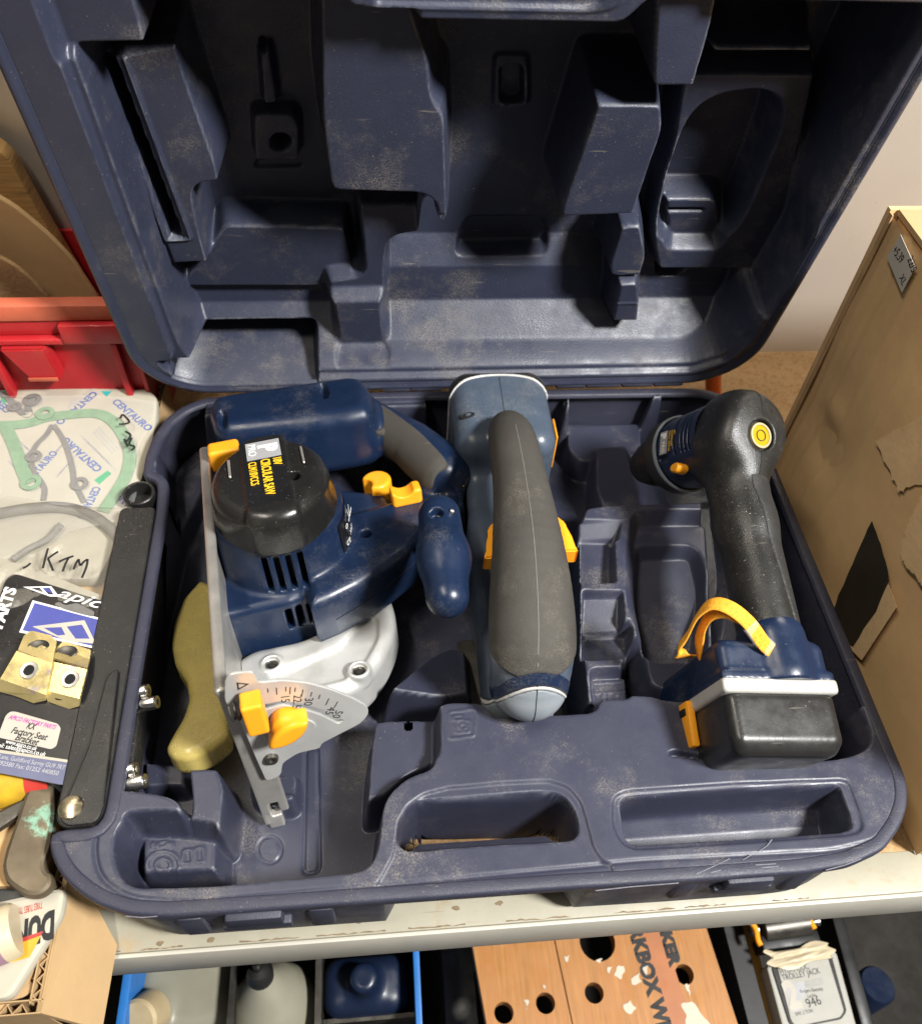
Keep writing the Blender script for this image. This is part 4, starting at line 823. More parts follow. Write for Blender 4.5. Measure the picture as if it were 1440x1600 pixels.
# battery at the rear and the pale line round it
def f_jb(p): return sbox(p, (.034, .375, .000), (.0425, .047, .052), .017)
def bb(p): return p[:, 1] - 9.0 * (p[:, 0] - .034) ** 2 * -1 - .0
sdfobj('battery', lambda p: smax(f_jb(p) - .0008, .4125 - (p[:, 1] + 8 * (p[:, 0] - .034) ** 2), .001), (-.02, .37, -.06), (.09, .432, .06), .0013, M['black'], jig)
sdfobj('pale_line', lambda p: smax(smax(f_jb(p) - .0013, .4100 - (p[:, 1] + 8 * (p[:, 0] - .034) ** 2), .0006), (p[:, 1] + 8 * (p[:, 0] - .034) ** 2) - .4128, .0006), (-.02, .37, -.06), (.09, .432, .06), .0011, M['white'], jig)
for i, (px, py, z) in enumerate(((729, 649, .051), (788, 1027, .045), (792, 1077, .026))):
    q = PZ(px, py, z); n = ((-.25, .1, 1), (-.8, -.3, .6), (-.8, -.5, .3))[i]; x, y, zz = axes(n)
    revolve('screw_recess', [(0, -.0002), (.0030, .0), (.0036, .0007), (.0042, .0004), (.0046, -.0006)], M['void'] if i == 0 else M['darksteel'], jig, frame(q, x, y, zz) @ Matrix.Diagonal((1.5, .8, 1, 1)), 20)
for sx, (px, py) in ((-1, (765, 852)), (1, (882, 842))):
    q = PZ(px, py, .060)
    bm = bmesh.new(); prof_ = [(-.0165, 0), (-.0100, .0055), (.004, .0068), (.0150, .0105), (.0165, .0105), (.0165, -.004), (-.0165, -.004)]
    a = [bm.verts.new((sx * (b_ - .0045), -a_, -.0075)) for a_, b_ in prof_]; b_ = [bm.verts.new((v.co.x, v.co.y, .0075)) for v in a]
    n = len(a); bm.faces.new(a); bm.faces.new(b_[::-1]); [bm.faces.new((a[i], b_[i], b_[(i + 1) % n], a[(i + 1) % n])) for i in range(n)]
    bmesh.ops.bevel(bm, geom=bm.edges[:], offset=.0012, segments=2, affect='EDGES')
    bm_obj('lock_button', bm, M['orange'], jig, True, Matrix.Translation(q))
for px, py, h_ in ((712, 745, .026), (868, 690, .012)):
    q = PZ(px, py, .0); s_ = -1 if px < 800 else 1
    box('battery_release', (q[0] - .0012 - s_ * .003, q[1] - h_, -.022), (q[0] + .0012 - s_ * .003, q[1] + h_, .018), M['orange'], jig, .0015)
sole = plate('sole_plate', rnd([(-.010, .085), (.064, .085), (.066, .105), (.064, .215), (-.012, .215), (-.012, .105)], .004), [rnd([(.018, .080 + .008), (.034, .088), (.034, .14), (.018, .14)], .002)], .0025, M['darksteel'], jig, Matrix.Translation((0, 0, -.0655)), .0005)
for x in (-.004, .006, .042, .054): box('sole_rail', (x - .0035, .089, -.0630), (x + .0035, .130, -.0595), M['darksteel'], sole, .0012)
box('blade_holder', (.020, .104, -.060), (.030, .114, -.012), M['darksteel'], jig, .0015); box('jig_blade', (.0244, .101, -.0655), (.0256, .109, -.05), M['steel'], jig)
for x in (.013, .037): box('roller_guide', (x - .0015, .098, -.060), (x + .0015, .112, -.030), M['zincy'], jig, .0006)

# ---------------------------------------------------------------- drill driver, chuck down, handle towards the front
dm = unit([-.33, .49, -.80]); A_ = np.array([.213, .284, .105]); D0 = A_ + dm * .035
dh = unit(PZ(1213, 1050, .040) - D0); dl_ = unit(np.cross(dh, dm)); du = np.cross(dm, dl_)     # lateral, in-plane down the handle
if du @ dh < 0: dl_ = -dl_; du = np.cross(dm, dl_)
dB = np.stack([dm, dl_, du]); hl = dB @ dh; ml2 = unit(np.array([1, 0, 0]) - hl * hl[0])
MD = frame(D0, dm, dl_, du)
drill = thing('drill_driver', 'black and blue cordless drill lying chuck down at the right of the case', 'drill', (D0[0] - .02, D0[1] - .1, -.066))
def dobj(name, fn, lo, hi, h, mt, parent=drill): return sdfobj(name, fn, lo, hi, h, mt, parent, MD)
def DPX(px, py, dist_h=None, off=0):   # pixel -> local point on the plane l = off .. through the rear surface
    d = dB @ ray(px, py); o = dB @ (C_ - D0); return o, d
ang_ = .26
ml_w = lambda a_: (ml2 * math.cos(a_) + np.array([0, 1, 0]) * math.sin(a_)) @ dB
ang_ = min((.26, -.26), key=lambda a_: abs(ml_w(a_)[0]))
ml3 = ml2 * math.cos(ang_) + np.array([0, 1, 0]) * math.sin(ang_); l3 = np.cross(hl, ml3); l3 = l3 if l3[1] > 0 else -l3
FO = .009
def dfoot(p): return np.stack([p @ ml3, p @ l3 + FO, p @ hl], 1)
def f_rear(p):
    d = smin(scyl(p, (-.004, 0, 0), (1, 0, 0), .0345, .031, .015), sell(p, (-.010, 0, 0), (.028, .034, .036)), .006); d = smax(d, np.abs(p[:, 1] * .94 + p[:, 2] * .34) - .0318, .010)
    e = np.stack([p[:, 0], p[:, 1] * 1.12, p[:, 2]], 1)
    hd = smin(scap(e, (-.004, 0, .015), hl * .075 + (.002, 0, 0), .0250, .0228), scap(e, hl * .075 + (.002, 0, 0), hl * .172, .0228, .0222), .01)
    d = smin(d, hd, .012)
    d = smax(d, p[:, 0] - .003 - np.clip((p[:, 2] - .018) * 3, 0, .05), .001)
    d = smax(d, -scyl(p, (-.037, 0, .004), (1, 0, 0), .0118, .005, .0008), .0012)
    return d
rear = dobj('motor_housing', f_rear, (-.07, -.045, -.045), (.06, .045, .190), .0013, M['blackrough'])
def f_front(p):
    d = scyl(p, (.026, 0, 0), (1, 0, 0), .0325, .030, .004, r2=.0300)
    for t in (-.014, -.007, 0, .013): d = smax(d, -sbox(p, (.019 + t * .7, -.031, -.004), (.0011, .008, .016), .0006), .0006)
    for w_ in (-.014, .012): d = smax(d, -sbox(p, (.044, -.030, w_), (.006, .004, .0022), .001), .0006)
    return d
front = dobj('gear_housing', f_front, (.0, -.04, -.04), (.07, .04, .04), .0010, M['darkblue'])
revolve('torque_collar', [(.026, 0), (.0318, .0005), (.0325, .004), (.0318, .012), (.0285, .018), (.020, .0185)], M['rubberk'], drill, MD @ frame((.053, 0, 0), (0, 1, 0), (0, 0, 1), (1, 0, 0)), 48)
revolve('collar_ring', [(.0312, 0), (.0329, .0006), (.0329, .0024), (.0312, .003)], M['greyn'], drill, MD @ frame((.0505, 0, 0), (0, 1, 0), (0, 0, 1), (1, 0, 0)), 48)
revolve('chuck', [(.021, 0), (.0215, .020), (.0195, .028), (.0150, .040), (.009, .044), (0, .044)], M['blackrough'], drill, MD @ frame((.070, 0, 0), (0, 1, 0), (0, 0, 1), (1, 0, 0)), 36)
# badge on the visible side
def dside(m_, u_, ang=0): # frame on the lateral surface facing the camera (negative l)
    r_ = .0316; th = math.asin(max(-1, min(1, u_ / r_))); n = np.array([0, -math.cos(th), math.sin(th)]); y = np.array([0, math.sin(th), math.cos(th)])
    return MD @ frame((m_, -math.cos(th) * r_, u_), (0, *(y[1:])), (-1, 0, 0), n)
bd = dside(.0395, .0, 0)
plate('badge', [(-.0095, -.0045), (.0095, -.0045), (.0095, .0045), (-.0095, .0045)], [], .0003, M['greyink'], front, bd)
text('lettering', 'P', .0085, M['whiteink'], front, bd @ Matrix.Translation((-.008, -.003, .0004)), .0001, bold=.0006)
text('lettering', 'PRO', .0048, M['whiteink'], front, bd @ Matrix.Translation((-.001, -.0018, .0004)), .0001)
for i, (s_, x_) in enumerate((('18V', -.0085), ('CORDLESS', -.0085), ('DRILL DRIVER', -.0085))):
    text('lettering', s_, .0028, M['yellowink'], front, bd @ Matrix.Translation((x_, .0062 + .0032 * (2 - i), .0003)), .0001)
for dy in (-1, 1): revolve('direction_switch', [(0, .004), (.003, .0036), (.0042, .002), (.0042, -.006), (0, -.006)], M['orange'], drill, MD @ frame((.024, dy * .0285, .0235), (1, 0, 0), (0, 0, dy), (0, dy, 0)) @ Matrix.Diagonal((1.5, 1, 1, 1)), 20)
# spirit level in the rear
ML = MD @ frame((-.0368, 0, .004), (0, 1, 0), (0, 0, -1), (-1, 0, 0))
lev = revolve('spirit_level', [(.0, .0006), (.0078, .0006), (.0082, 0), (.0082, -.006)], M['level'], drill, ML @ Matrix.Translation((0, 0, -.002)), 36)
revolve('level_rim', [(.0080, -.004), (.0080, .0004), (.0088, .0010), (.0097, .0004), (.0099, -.004)], M['capw'], lev, ML @ Matrix.Translation((0, 0, -.0012)), 36)
revolve('level_ring', [(.0038, 0), (.0038, .0004), (.0044, .0004), (.0044, 0)], M['ink'], lev, ML @ Matrix.Translation((0, 0, -.0012)), 30)
# foot, stripe, battery
FX = .040   # centre of the foot along the motor direction
def f_foot(p):
    q = dfoot(p); d = sbox(q, (FX, 0, .183), (.0560, .0392, .015), .008); d = smin(d, sbox(q, (FX, 0, .196), (.0572, .0405, .006), .003), .002)
    e = np.stack([p[:, 0], p[:, 1] * 1.12, p[:, 2]], 1); d = smin(d, scap(e, hl * .166, hl * .190, .0246, .0250), .004)
    return smax(d, (q[:, 2] - .1975), .0008)
footo = dobj('foot', f_foot, (-.10, -.075, .13), (.13, .06, .23), .0012, M['blue'])
dobj('silver_stripe', lambda p: sbox(dfoot(p), (FX, 0, .2010), (.0580, .0412, .0052), .003), (-.10, -.075, .15), (.13, .06, .25), .0012, M['silver'])
def f_bat(p):
    q = dfoot(p); d = smin(sbox(q, (FX, 0, .222), (.0560, .0390, .020), .008), sbox(q, (FX, 0, .234), (.0545, .0378, .0115), .009), .001); return smax(d, -(q[:, 2] - .2045), .0008)
bat = dobj('battery', f_bat, (-.12, -.075, .17), (.13, .06, .285), .0013, M['battery'])
fm = lambda a, l, h_: ml2 * a + np.array([0, l, 0]) + hl * h_
MF = MD @ frame(-l3 * FO, ml3, l3, hl)
for dy in (-1, 1):
    clip = box('battery_clip', (FX - .008, dy * .0420 - .003, .198), (FX + .010, dy * .0420 + .003, .230), M['orange'], drill, .0018, M=MF)
    box('clip_grip', (FX - .005, dy * .0447 - .0012, .203), (FX + .007, dy * .0447 + .0012, .208), M['void'], clip, .0005, M=MF)
box('foot_seam', (FX - .0583, -.0003, .176), (FX - .0570, .0003, .197), M['void'], footo, M=MF)
# wrist strap
pts = [PZ(1217, 1026, .056), PZ(1195, 1008, .066), PZ(1170, 974, .078), PZ(1140, 950, .084), PZ(1112, 944, .080), PZ(1090, 962, .068), PZ(1074, 992, .052), PZ(1061, 1012, .042), PZ(1064, 1024, .036), PZ(1080, 1026, .030)]
def twist(f):
    t = min(1, max(0, (f - .30) / .25)); return unit(np.array((-.15, -.45, .88)) * (1 - t) + np.array((-.60, .55, .58)) * t)
strap = ribbon('wrist_strap', pts, twist, .0098, .0017, M['orangeweb'], drill, 120)
pts2 = [PZ(1166, 970, .0745), PZ(1135, 957, .076), PZ(1110, 962, .068), PZ(1096, 984, .054), PZ(1091, 1014, .040), PZ(1092, 1034, .028)]
ribbon('strap_return', pts2, lambda f: unit((-.55 - .3 * f, .2, .7)),   .0100, .0018, M['orangeweb'], strap, 70)
sl = [PZ(1203, 1015, .0625), PZ(1188, 1000, .0680), PZ(1171, 977, .0770)]
ribbon('sleeve', sl, (-.15, -.45, .88), .0110, .0032, M['clear'], strap, 20)
# lighter rubber spine down the back of the handle and the mould line of the dome
def f_spine(p):
    e = np.stack([p[:, 0], p[:, 1] * 1.12, p[:, 2]], 1)
    d = smin(scap(e, (-.004, 0, .015), hl * .075 + (.002, 0, 0), .0250, .0228), scap(e, hl * .075 + (.002, 0, 0), hl * .172, .0228, .0222), .01) - .0009
    d = smax(d, .030 - p @ hl, .002); d = smax(d, p @ hl - .166, .001); d = smax(d, .0 - p[:, 1] - .012 + .10 * (p @ hl), .0008); return smax(d, (p @ ml2) - .006, .002)
dobj('handle_spine', f_spine, (-.07, -.04, .0), (.05, .045, .185), .0012, M['rubberk'])
for u0, u1 in ((-.030, -.0125), (.0165, .034)):
    surf_line('mould_line', f_rear, [(-.05, 0, u0 * 1.0), (-.045, 0, u1 * 1.0)] if u0 > 0 else [(-.02, 0, -.05), (-.04, 0, -.03), (-.045, 0, u1)], .0004, M['void'], rear, lambda P: D0 + P @ dB)
# ---------------------------------------------------------------- helpers for flat things
def zplate(name, px, z, th, mt, parent=None, r=.003, holes=(), bevel=0): # outline given on the plane z (its top face)
    o = [tuple(PZ(x, y, z)[:2]) for x, y in px]; hs = [[tuple(PZ(x, y, z)[:2]) for x, y in h] for h in holes]
    return plate(name, rnd(o, r) if r else o, hs, th, mt, parent, Matrix.Translation((0, 0, z - th)), bevel)
def zframe(p0, p1, z): # writing frame: from pixel p0 towards p1 on plane z
    a = PZ(*p0, z); b = PZ(*p1, z); x = unit(b - a); return frame(a, x, np.cross((0, 0, 1), x), (0, 0, 1)), np.linalg.norm(b - a)
def ztext(name, s, p0, p1, z, h, mt, parent, bold=0, shear=0):
    F_, L_ = zframe(p0, p1, z); o = text(name, s, h, mt, parent, Matrix.Identity(4), .00006, shear, bold)
    w_ = max(v.co.x for v in o.data.vertices); sx = L_ / w_ if w_ > 0 else 1
    o.data.transform(F_ @ Matrix.Diagonal((sx, 1, 1, 1))); return o
def stroke(pts, w_): # ribbon outline along a polyline in xy
    P = np.array(pts, float); T = np.gradient(P, axis=0); T /= np.linalg.norm(T, axis=1)[:, None]; N = np.stack([-T[:, 1], T[:, 0]], 1)
    return np.vstack([P + N * w_ / 2, (P - N * w_ / 2)[::-1]])
def spl(pts, n=8): # smooth a polyline
    P = np.array(pts, float); out = []
    for i in range(len(P) - 1):
        p = [P[max(i - 1, 0)], P[i], P[i + 1], P[min(i + 2, len(P) - 1)]]
        for f in np.linspace(0, 1, n, endpoint=False): out.append(.5 * (2 * p[1] + (-p[0] + p[2]) * f + (2 * p[0] - 5 * p[1] + 4 * p[2] - p[3]) * f * f + (-p[0] + 3 * p[1] - 3 * p[2] + p[3]) * f ** 3))
    return out + [P[-1]]
def zstroke(name, px, wd, z, th, mt, parent, n=6): return plate(name, stroke(spl([PZ(x, y, z)[:2] for x, y in px], n), wd), [], th, mt, parent, Matrix.Translation((0, 0, z)))
def crumple(name, px, z, mt, parent, amp=.003, n=46, seed=1, edge=.0): # sheet with folds over a quad (bl, br, tr, tl order)
    A = [PZ(x, y, z) for x, y in px]; r_ = np.random.default_rng(seed); ph = r_.uniform(0, 6.3, (6, 3)); V = []
    for j in range(n + 1):
        for i in range(n + 1):
            u, v = i / n, j / n; p = A[0] * (1 - u) * (1 - v) + A[1] * u * (1 - v) + A[2] * u * v + A[3] * (1 - u) * v
            hh = sum(abs(math.sin((k + 2) * 2.1 * (u * math.cos(ph[k, 0]) + v * math.sin(ph[k, 0])) + ph[k, 1])) ** (.7) / (k + 1.6) for k in range(6))
            e = min(u, 1 - u, v, 1 - v); p = p + np.array([.004 * math.sin(9 * v + ph[0, 2]) * (e < .02), .004 * math.sin(7 * u + ph[1, 2]) * (e < .02), amp * (hh - .8) * min(1, e * 6) ]); V.append(p)
    F = np.array([(j * (n + 1) + i, j * (n + 1) + i + 1, (j + 1) * (n + 1) + i + 1, (j + 1) * (n + 1) + i) for j in range(n) for i in range(n)])
    return mesh(name, V, F, mt, parent)

# ---------------------------------------------------------------- open cardboard box at the left
cb = thing('cardboard_box', 'open corrugated cardboard box at the left end of the shelf, flap hanging over', 'box', (-.40, .15, SZ))
xw = -.2765
for nm, x0, y0, x1, y1 in (('side_wall', xw - .0075, -.033, xw, .505), ('front_wall', -.60, -.0385, xw, -.031)):
    along_y = nm == 'side_wall'
    zb = SZ + .001 if along_y else SZ + .002
    L0, L1 = (y0, y1) if along_y else (x0, x1); c0, c1 = (x0, x1) if along_y else (y0, y1)
    for c in (c0, c1 - .0007):
        lo, hi = ((c, L0, zb), (c + .0007, L1, -.030)) if along_y else ((L0, c, zb), (L1, c + .0007, -.030))
        box(nm, lo, hi, M['cardlight'], cb)
    pitch = .0082; k = int((L1 - L0) / pitch * 2); zz = [(L0 + i * pitch / 2, (c0 + .0009 if i % 2 else c1 - .0016) + rng.uniform(-.0003, .0003)) for i in range(k)]
    Vv = []; Ff = []
    for i, (l, c) in enumerate(zz):
        for dz in (zb + .001, -.0305 - rng.uniform(0, .001)):
            for t in (-.0003, .0003): Vv.append((c + t * 0, l + t, dz) if along_y else (l + t, c, dz))
    for i in range(k - 1):
        a = 4 * i; b_ = 4 * (i + 1); Ff += [(a, b_, b_ + 2, a + 2), (a + 1, a + 3, b_ + 3, b_ + 1), (a + 2, b_ + 2, b_ + 3, a + 3)]
    tag(mesh('fluting', Vv, Ff, M['cardlight'], cb, False), kind='stuff')
fp = [np.array(q) for q in ((xw + .0005, .075, -.0300), (xw + .0005, -.0385, -.0300), (-.2535, -.0420, -.0765), (-.2525, .0060, -.0765), (-.2660, .030, -.052), (-.2690, .06, -.046))]
nf = unit(np.cross(fp[1] - fp[0], fp[2] - fp[0])); nf = nf if nf[0] > 0 else -nf
mesh('flap', [p for p in fp] + [p - nf * .004 for p in fp], [tuple(range(6)), tuple(range(11, 5, -1))] + [(i, (i + 1) % 6, 6 + (i + 1) % 6, 6 + i) for i in range(6)], M['cardlight'], cb, False)
box('bottom', (-.60, -.031, SZ + .001), (xw - .008, .505, SZ + .004), M['card'], cb)
inner = zplate('cardboard_stack', [(-160, 560), (236, 640), (200, 800), (150, 1040), (100, 1260), (60, 1385), (-160, 1385)], -.0245, .046, M['card']); tag(inner, 'stack of flat brown cardboard underneath the packets in the left box', 'cardboard')
in2 = zplate('cardboard_stack', [(-160, 1402), (84, 1402), (60, 1530), (-160, 1545)], -.0345, .038, M['card']); tag(in2, 'lower stack of cardboard under the tyre packet at the front', 'cardboard')

# gasket packet
gp_ = zplate('gasket_packet', [(-110, 604), (60, 606), (228, 610), (241, 622), (240, 650), (233, 690), (218, 740), (200, 800), (150, 900), (-110, 900)], -.012, .012, M['paper'], None, .006, (), .003)
tag(gp_, 'white printed paper gasket packet beside the red crate', 'packet')
zp = -.0119
for s_, p0, p1, h in (('CENTAURO', (174, 628), (230, 674), .0098), ('CENTAURO', (161, 732), (104, 682), .0098), ('CENTAURO', (44, 757), (91, 707), .0098), ('CENTAURO', (145, 611), (86, 660), .0098), ('CENTAURO', (174, 770), (222, 820), .0098), ('CENTAURO', (20, 640), (-30, 600), .0098), ('CENTAURO', (146, 760), (120, 810), .0098)):
    ztext('lettering', s_, p0, p1, zp, h, M['blueink'], gp_, .0003)
for (x, y, dx, dy) in ((110, 628, 40, -22), (125, 680, 45, 45), (95, 740, 25, -28), (30, 690, 30, 30), (12, 720, 22, 26), (185, 700, -30, -34), (90, 705, 18, -20)):
    for k in range(3): ztext('small_print', 'gaskets joints seals made in italy', (x + k * dy * .12, y + abs(dx) * .13 * k), (x + dx + k * dy * .12, y + dy + abs(dx) * .13 * k), zp, .0030, M['greyprint'], gp_)
for px, mt in (([(158, 611), (175, 611), (166, 620)], 'teal'), ([(0, 617), (18, 622), (5, 632)], 'greenp'), ([(5, 610), (24, 612), (18, 620), (2, 620)], 'teal'), ([(147, 750), (168, 735), (174, 740), (155, 757)], 'greenp')): zplate('print_patch', px, zp + .0001, .0001, M[mt], gp_, 0)
zg = -.0112
def gasket(name, paths, rings, wd, mt, label):
    g = thing(name, label, 'gasket', tuple(PZ(*paths[0][0], zg)))
    for i, p in enumerate(paths): zstroke('web', p, wd, zg + .00035 * i, .0007, M[mt], g, 8)
    for (x, y, r) in rings:
        c = PZ(x, y, zg + .0022)[:2]; plate('eyelet', circ(c[0], c[1], r, 22), [circ(c[0], c[1], r * .52, 18)], .0008, M[mt], g, Matrix.Translation((0, 0, zg + .0014)))
    return g
gasket('gasket', [[(-40, 664), (10, 665), (45, 661), (75, 652), (110, 648), (148, 646), (172, 655), (192, 678), (203, 708), (198, 740), (180, 772), (160, 800)], [(6, 662), (22, 695), (36, 735), (46, 755)]], [(70, 645, .0082), (48, 753, .0085)], .0105, 'gasketg', 'pale green paper gasket lying on the white packet')
gasket('gasket', [[(82, 664), (72, 680), (58, 694), (50, 712), (52, 735), (64, 752), (70, 765), (68, 782)], [(84, 664), (98, 685), (108, 710), (114, 735), (116, 752), (122, 765), (132, 785)]], [(52, 712, .0068), (124, 755, .0072)], .0042, 'gasketk', 'thin grey metal gasket with two eyelets on the white packet')
gasket('gasket', [[(-20, 612), (8, 618), (22, 632), (36, 646), (46, 648), (44, 636), (52, 622)]], [(50, 624, .0080), (22, 634, .0062)], .0060, 'gasketk', 'small grey gasket at the top left corner of the packet')
film = crumple('clear_sleeve', [(-110, 900), (195, 815), (240, 628), (-110, 606)], -.0055, M['film'], None, .0036, 70, 4); tag(film, 'clear plastic sleeve over the gasket packet', 'plastic sleeve')
for st_ in ([(188, 654), (192, 648), (202, 660), (186, 663)], [(196, 674), (204, 680), (198, 690)], [(194, 686), (200, 698)], [(206, 684), (202, 694), (210, 698), (206, 704)]): zstroke('marker_stroke', st_, .0019, -.0030, .0003, M['ink'], film, 5)
ws = zplate('paper_sheet', [(-60, 592), (20, 597), (95, 603), (100, 612), (-60, 612)], -.026, .0005, M['sticker'], None, 0); tag(ws, 'edge of a white paper sheet behind the gasket packet', 'paper')

# polythene bag with marker writing
bag = crumple('polythene_bag', [(-110, 985), (160, 965), (212, 792), (-110, 772)], -.0020, M['bag'], None, .0065, 70, 9); tag(bag, 'creased clear polythene bag with marker pen writing', 'plastic bag')
for st_ in ([(75, 857), (71, 872), (67, 888)], [(91, 862), (83, 867), (75, 873)], [(75, 873), (79, 882), (83, 892)], [(92, 878), (103, 873), (115, 869)], [(107, 872), (102, 882), (98, 893)], [(115, 890), (119, 880), (123, 874)], [(123, 874), (124, 880), (126, 884)], [(126, 884), (131, 878), (137, 874)], [(137, 874), (135, 886), (128, 903)], [(48, 880), (42, 885), (36, 888)]): zstroke('marker_stroke', st_, .0017, .0062, .0003, M['ink'], bag, 5)
hose = tube('rubber_ring', [PZ(x, y, -.007) for x, y in ((-50, 812), (0, 802), (50, 794), (100, 793), (140, 804), (170, 824), (190, 850))], .0045, M['gasketk'], None, 4); tag(hose, 'dark grey rubber ring inside the polythene bag', 'ring')
hs2 = tube('rubber_hose', [PZ(x, y, -.008) for x, y in ((20, 875), (45, 858), (75, 842), (95, 820))], .0028, M['gasketk'], None, 4); tag(hs2, 'short grey rubber hose inside the polythene bag', 'hose')

# black parts card
bk = zplate('backing_card', [(-60, 920), (14, 879), (30, 879), (170, 935), (165, 975), (-60, 960)], -.0058, .0008, M['paper'], None, .004); tag(bk, 'cream backing card behind the black parts card', 'card')
zc = .0005
card = zplate('parts_card', [(8, 908), (17, 898), (26, 897), (176, 944), (172, 1010), (100, 1228), (-40, 1200), (-60, 1100)], zc, .0012, M['cardk'], None, .004); tag(card, 'glossy black printed parts card with blue logo panel', 'parts card')
zt = zc + .0001
ztext('lettering', 'FACTORY PARTS', (-42, 1100), (27, 917), zt, .0125, M['whiteink'], card, .0006, .25)
zplate('logo_panel', [(53, 941), (172, 973), (160, 1014), (33, 986)], zt + .0001, .0001, M['bluecard'], card, 0)
zplate('panel_edge', [(51, 938), (172, 970), (172, 973), (54, 942), (35, 985), (160, 1013), (160, 1016), (30, 988)], zt + .00015, .0001, M['whiteink'], card, 0)
zplate('logo_triangle', [(50, 979), (132, 969), (150, 1006), (105, 1002)], zt + .0003, .0001, M['sticker'], card, .001, [[(68, 981), (96, 980), (102, 992), (90, 993)], [(104, 979), (128, 976), (140, 998), (118, 998)]])
zplate('logo_triangle', [(36, 917), (80, 916), (92, 932), (78, 932)], zt + .0001, .0001, M['whiteink'], card, 0, [[(48, 919), (62, 918), (68, 926)], [(66, 919), (77, 918), (84, 929), (76, 929)]])
for px in ([(60, 919), (76, 919), (83, 928)],): zplate('logo_fill', px, zt, .00005, M['bluecard'], card, 0)
ztext('lettering', 'apico', (86, 931), (178, 958), zt, .0125, M['whiteink'], card, .0001, .35)
zplate('print_patch', [(84, 944), (92, 940), (102, 946), (120, 942), (148, 956), (146, 964), (128, 960), (100, 952)], zt + .0002, .0001, M['gasketk'], card, .002)
stk = zplate('sticker', [(9, 1118), (16, 1112), (24, 1112), (90, 1131), (95, 1138), (88, 1166), (80, 1171), (-4, 1152)], zt + .0002, .0002, M['sticker'], card, .0015)
for s_, p0, p1, h, m_ in (('APICO FACTORY PARTS', (13, 1123), (86, 1140), .0042, 'purpleink'), ('KX', (40, 1138), (54, 1141), .0062, 'ink'), ('Factory Seat', (16, 1145), (72, 1157), .0062, 'ink'), ('Bracket', (22, 1156), (58, 1165), .0062, 'ink')): ztext('lettering', s_, p0, p1, zt + .0003, h, M[m_], stk, .0001, .2)
for s_, p0, p1 in (('www.apico.co.uk', (8, 1161), (56, 1173)), ('Email: sales@apico.co.uk', (-14, 1165), (70, 1182))): ztext('lettering', s_, p0, p1, zt, .0042, M['whiteink'], card)
zplate('gold_line', [(-60, 1163), (110, 1188), (109, 1192), (-60, 1168)], zt, .0001, M['paper'], card, 0)
zplate('slate_band', [(-60, 1168), (109, 1192), (100, 1227), (-48, 1199)], zt, .0001, M['slate'], card, 0)
for s_, p0, p1 in (('Narrow Lane, Guildford Surrey GU9 7RT', (-30, 1180), (100, 1203)), ('01252 492580 Fax: 01252 440850', (-30, 1190), (90, 1212))): ztext('lettering', s_, p0, p1, zt + .0001, .0042, M['greyprint'], card)
# two zinc plated brackets on the card
def bracket(name, label, top, mid, bot, zl, hole_m, hole_t, slot_b):
    b = thing(name, label, 'bracket', tuple(PZ(*mid[0], zc)), 'zinc plated seat brackets')
    def sheet(nm, px, zs, t=.0022):
        P = [PZ(x, y, z) for (x, y), z in zip(px, zs)]; n = unit(np.cross(P[1] - P[0], P[-1] - P[0])); n = n if n[2] > 0 else -n; k = len(P)
        return mesh(nm, [p for p in P] + [p - n * t for p in P], [tuple(range(k)), tuple(range(2 * k - 1, k - 1, -1))] + [(i, (i + 1) % k, k + (i + 1) % k, k + i) for i in range(k)], M['zincy'], b, False), n
    a, _ = sheet('top_flange', top, zl[0]); c, n = sheet('web', mid, zl[1]); e, _ = sheet('lower_flange', bot, zl[2])
    q = PZ(*hole_m, np.mean(zl[1])); x, y, z = axes(n); revolve('weld_nut', [(.0038, -.003), (.0038, .0012), (.0058, .0014), (.0064, .0004), (.0064, -.001)], M['steel'], c, frame(q, x, y, z), 24); revolve('thread_hole', [(0, .0004), (.0037, .0004)], M['void'], c, frame(q, x, y, z), 20)
    q = PZ(*hole_t, np.mean(zl[0])); revolve('round_hole', [(0, .0004), (.0042, .0004), (.0046, .0007), (.005, .0004)], M['darksteel'], a, frame(q, (1, 0, 0), (0, 1, 0), (0, 0, 1)) @ Matrix.Diagonal((1.5, 1, 1, 1)), 20)
    if slot_b: q = PZ(*slot_b, np.mean(zl[2])); revolve('slot_hole', [(0, .0012), (.0022, .0012)], M['void'], e, frame(q, (1, 0, 0), (0, 1, 0), (0, 0, 1)) @ Matrix.Diagonal((2, 1, 1, 1)), 16)
bracket('seat_bracket', 'left of two yellow zinc plated brackets, the one with the oval slot', [(28, 1016), (37, 994), (45, 987), (52, 986), (80, 993), (88, 1002), (86, 1020), (82, 1036)], [(26, 1017), (82, 1036), (72, 1086), (0, 1061)], [(0, 1061), (72, 1086), (70, 1095), (52, 1099), (30, 1090), (18, 1086), (-6, 1080)], ([.012, .010, .010, .010, .010, .010, .010, .012], [.012, .012, .008, .008], [.008, .008, .003, .002, .002, .002, .002]), (46, 1048), (60, 1010), None)
bracket('seat_bracket', 'right of two yellow zinc plated brackets, half hidden by the black stay', [(84, 1028), (90, 1010), (98, 1003), (106, 1003), (142, 1016), (140, 1030), (136, 1044)], [(84, 1034), (136, 1046), (124, 1092), (72, 1079)], [(72, 1079), (124, 1092), (122, 1104), (108, 1108), (92, 1103), (74, 1096)], ([.010, .007, .007, .007, .007, .008, .010], [.010, .010, .007, .007], [.007, .007, .002, .001, .001, .002]), (110, 1062), (104, 1019), (97, 1091))

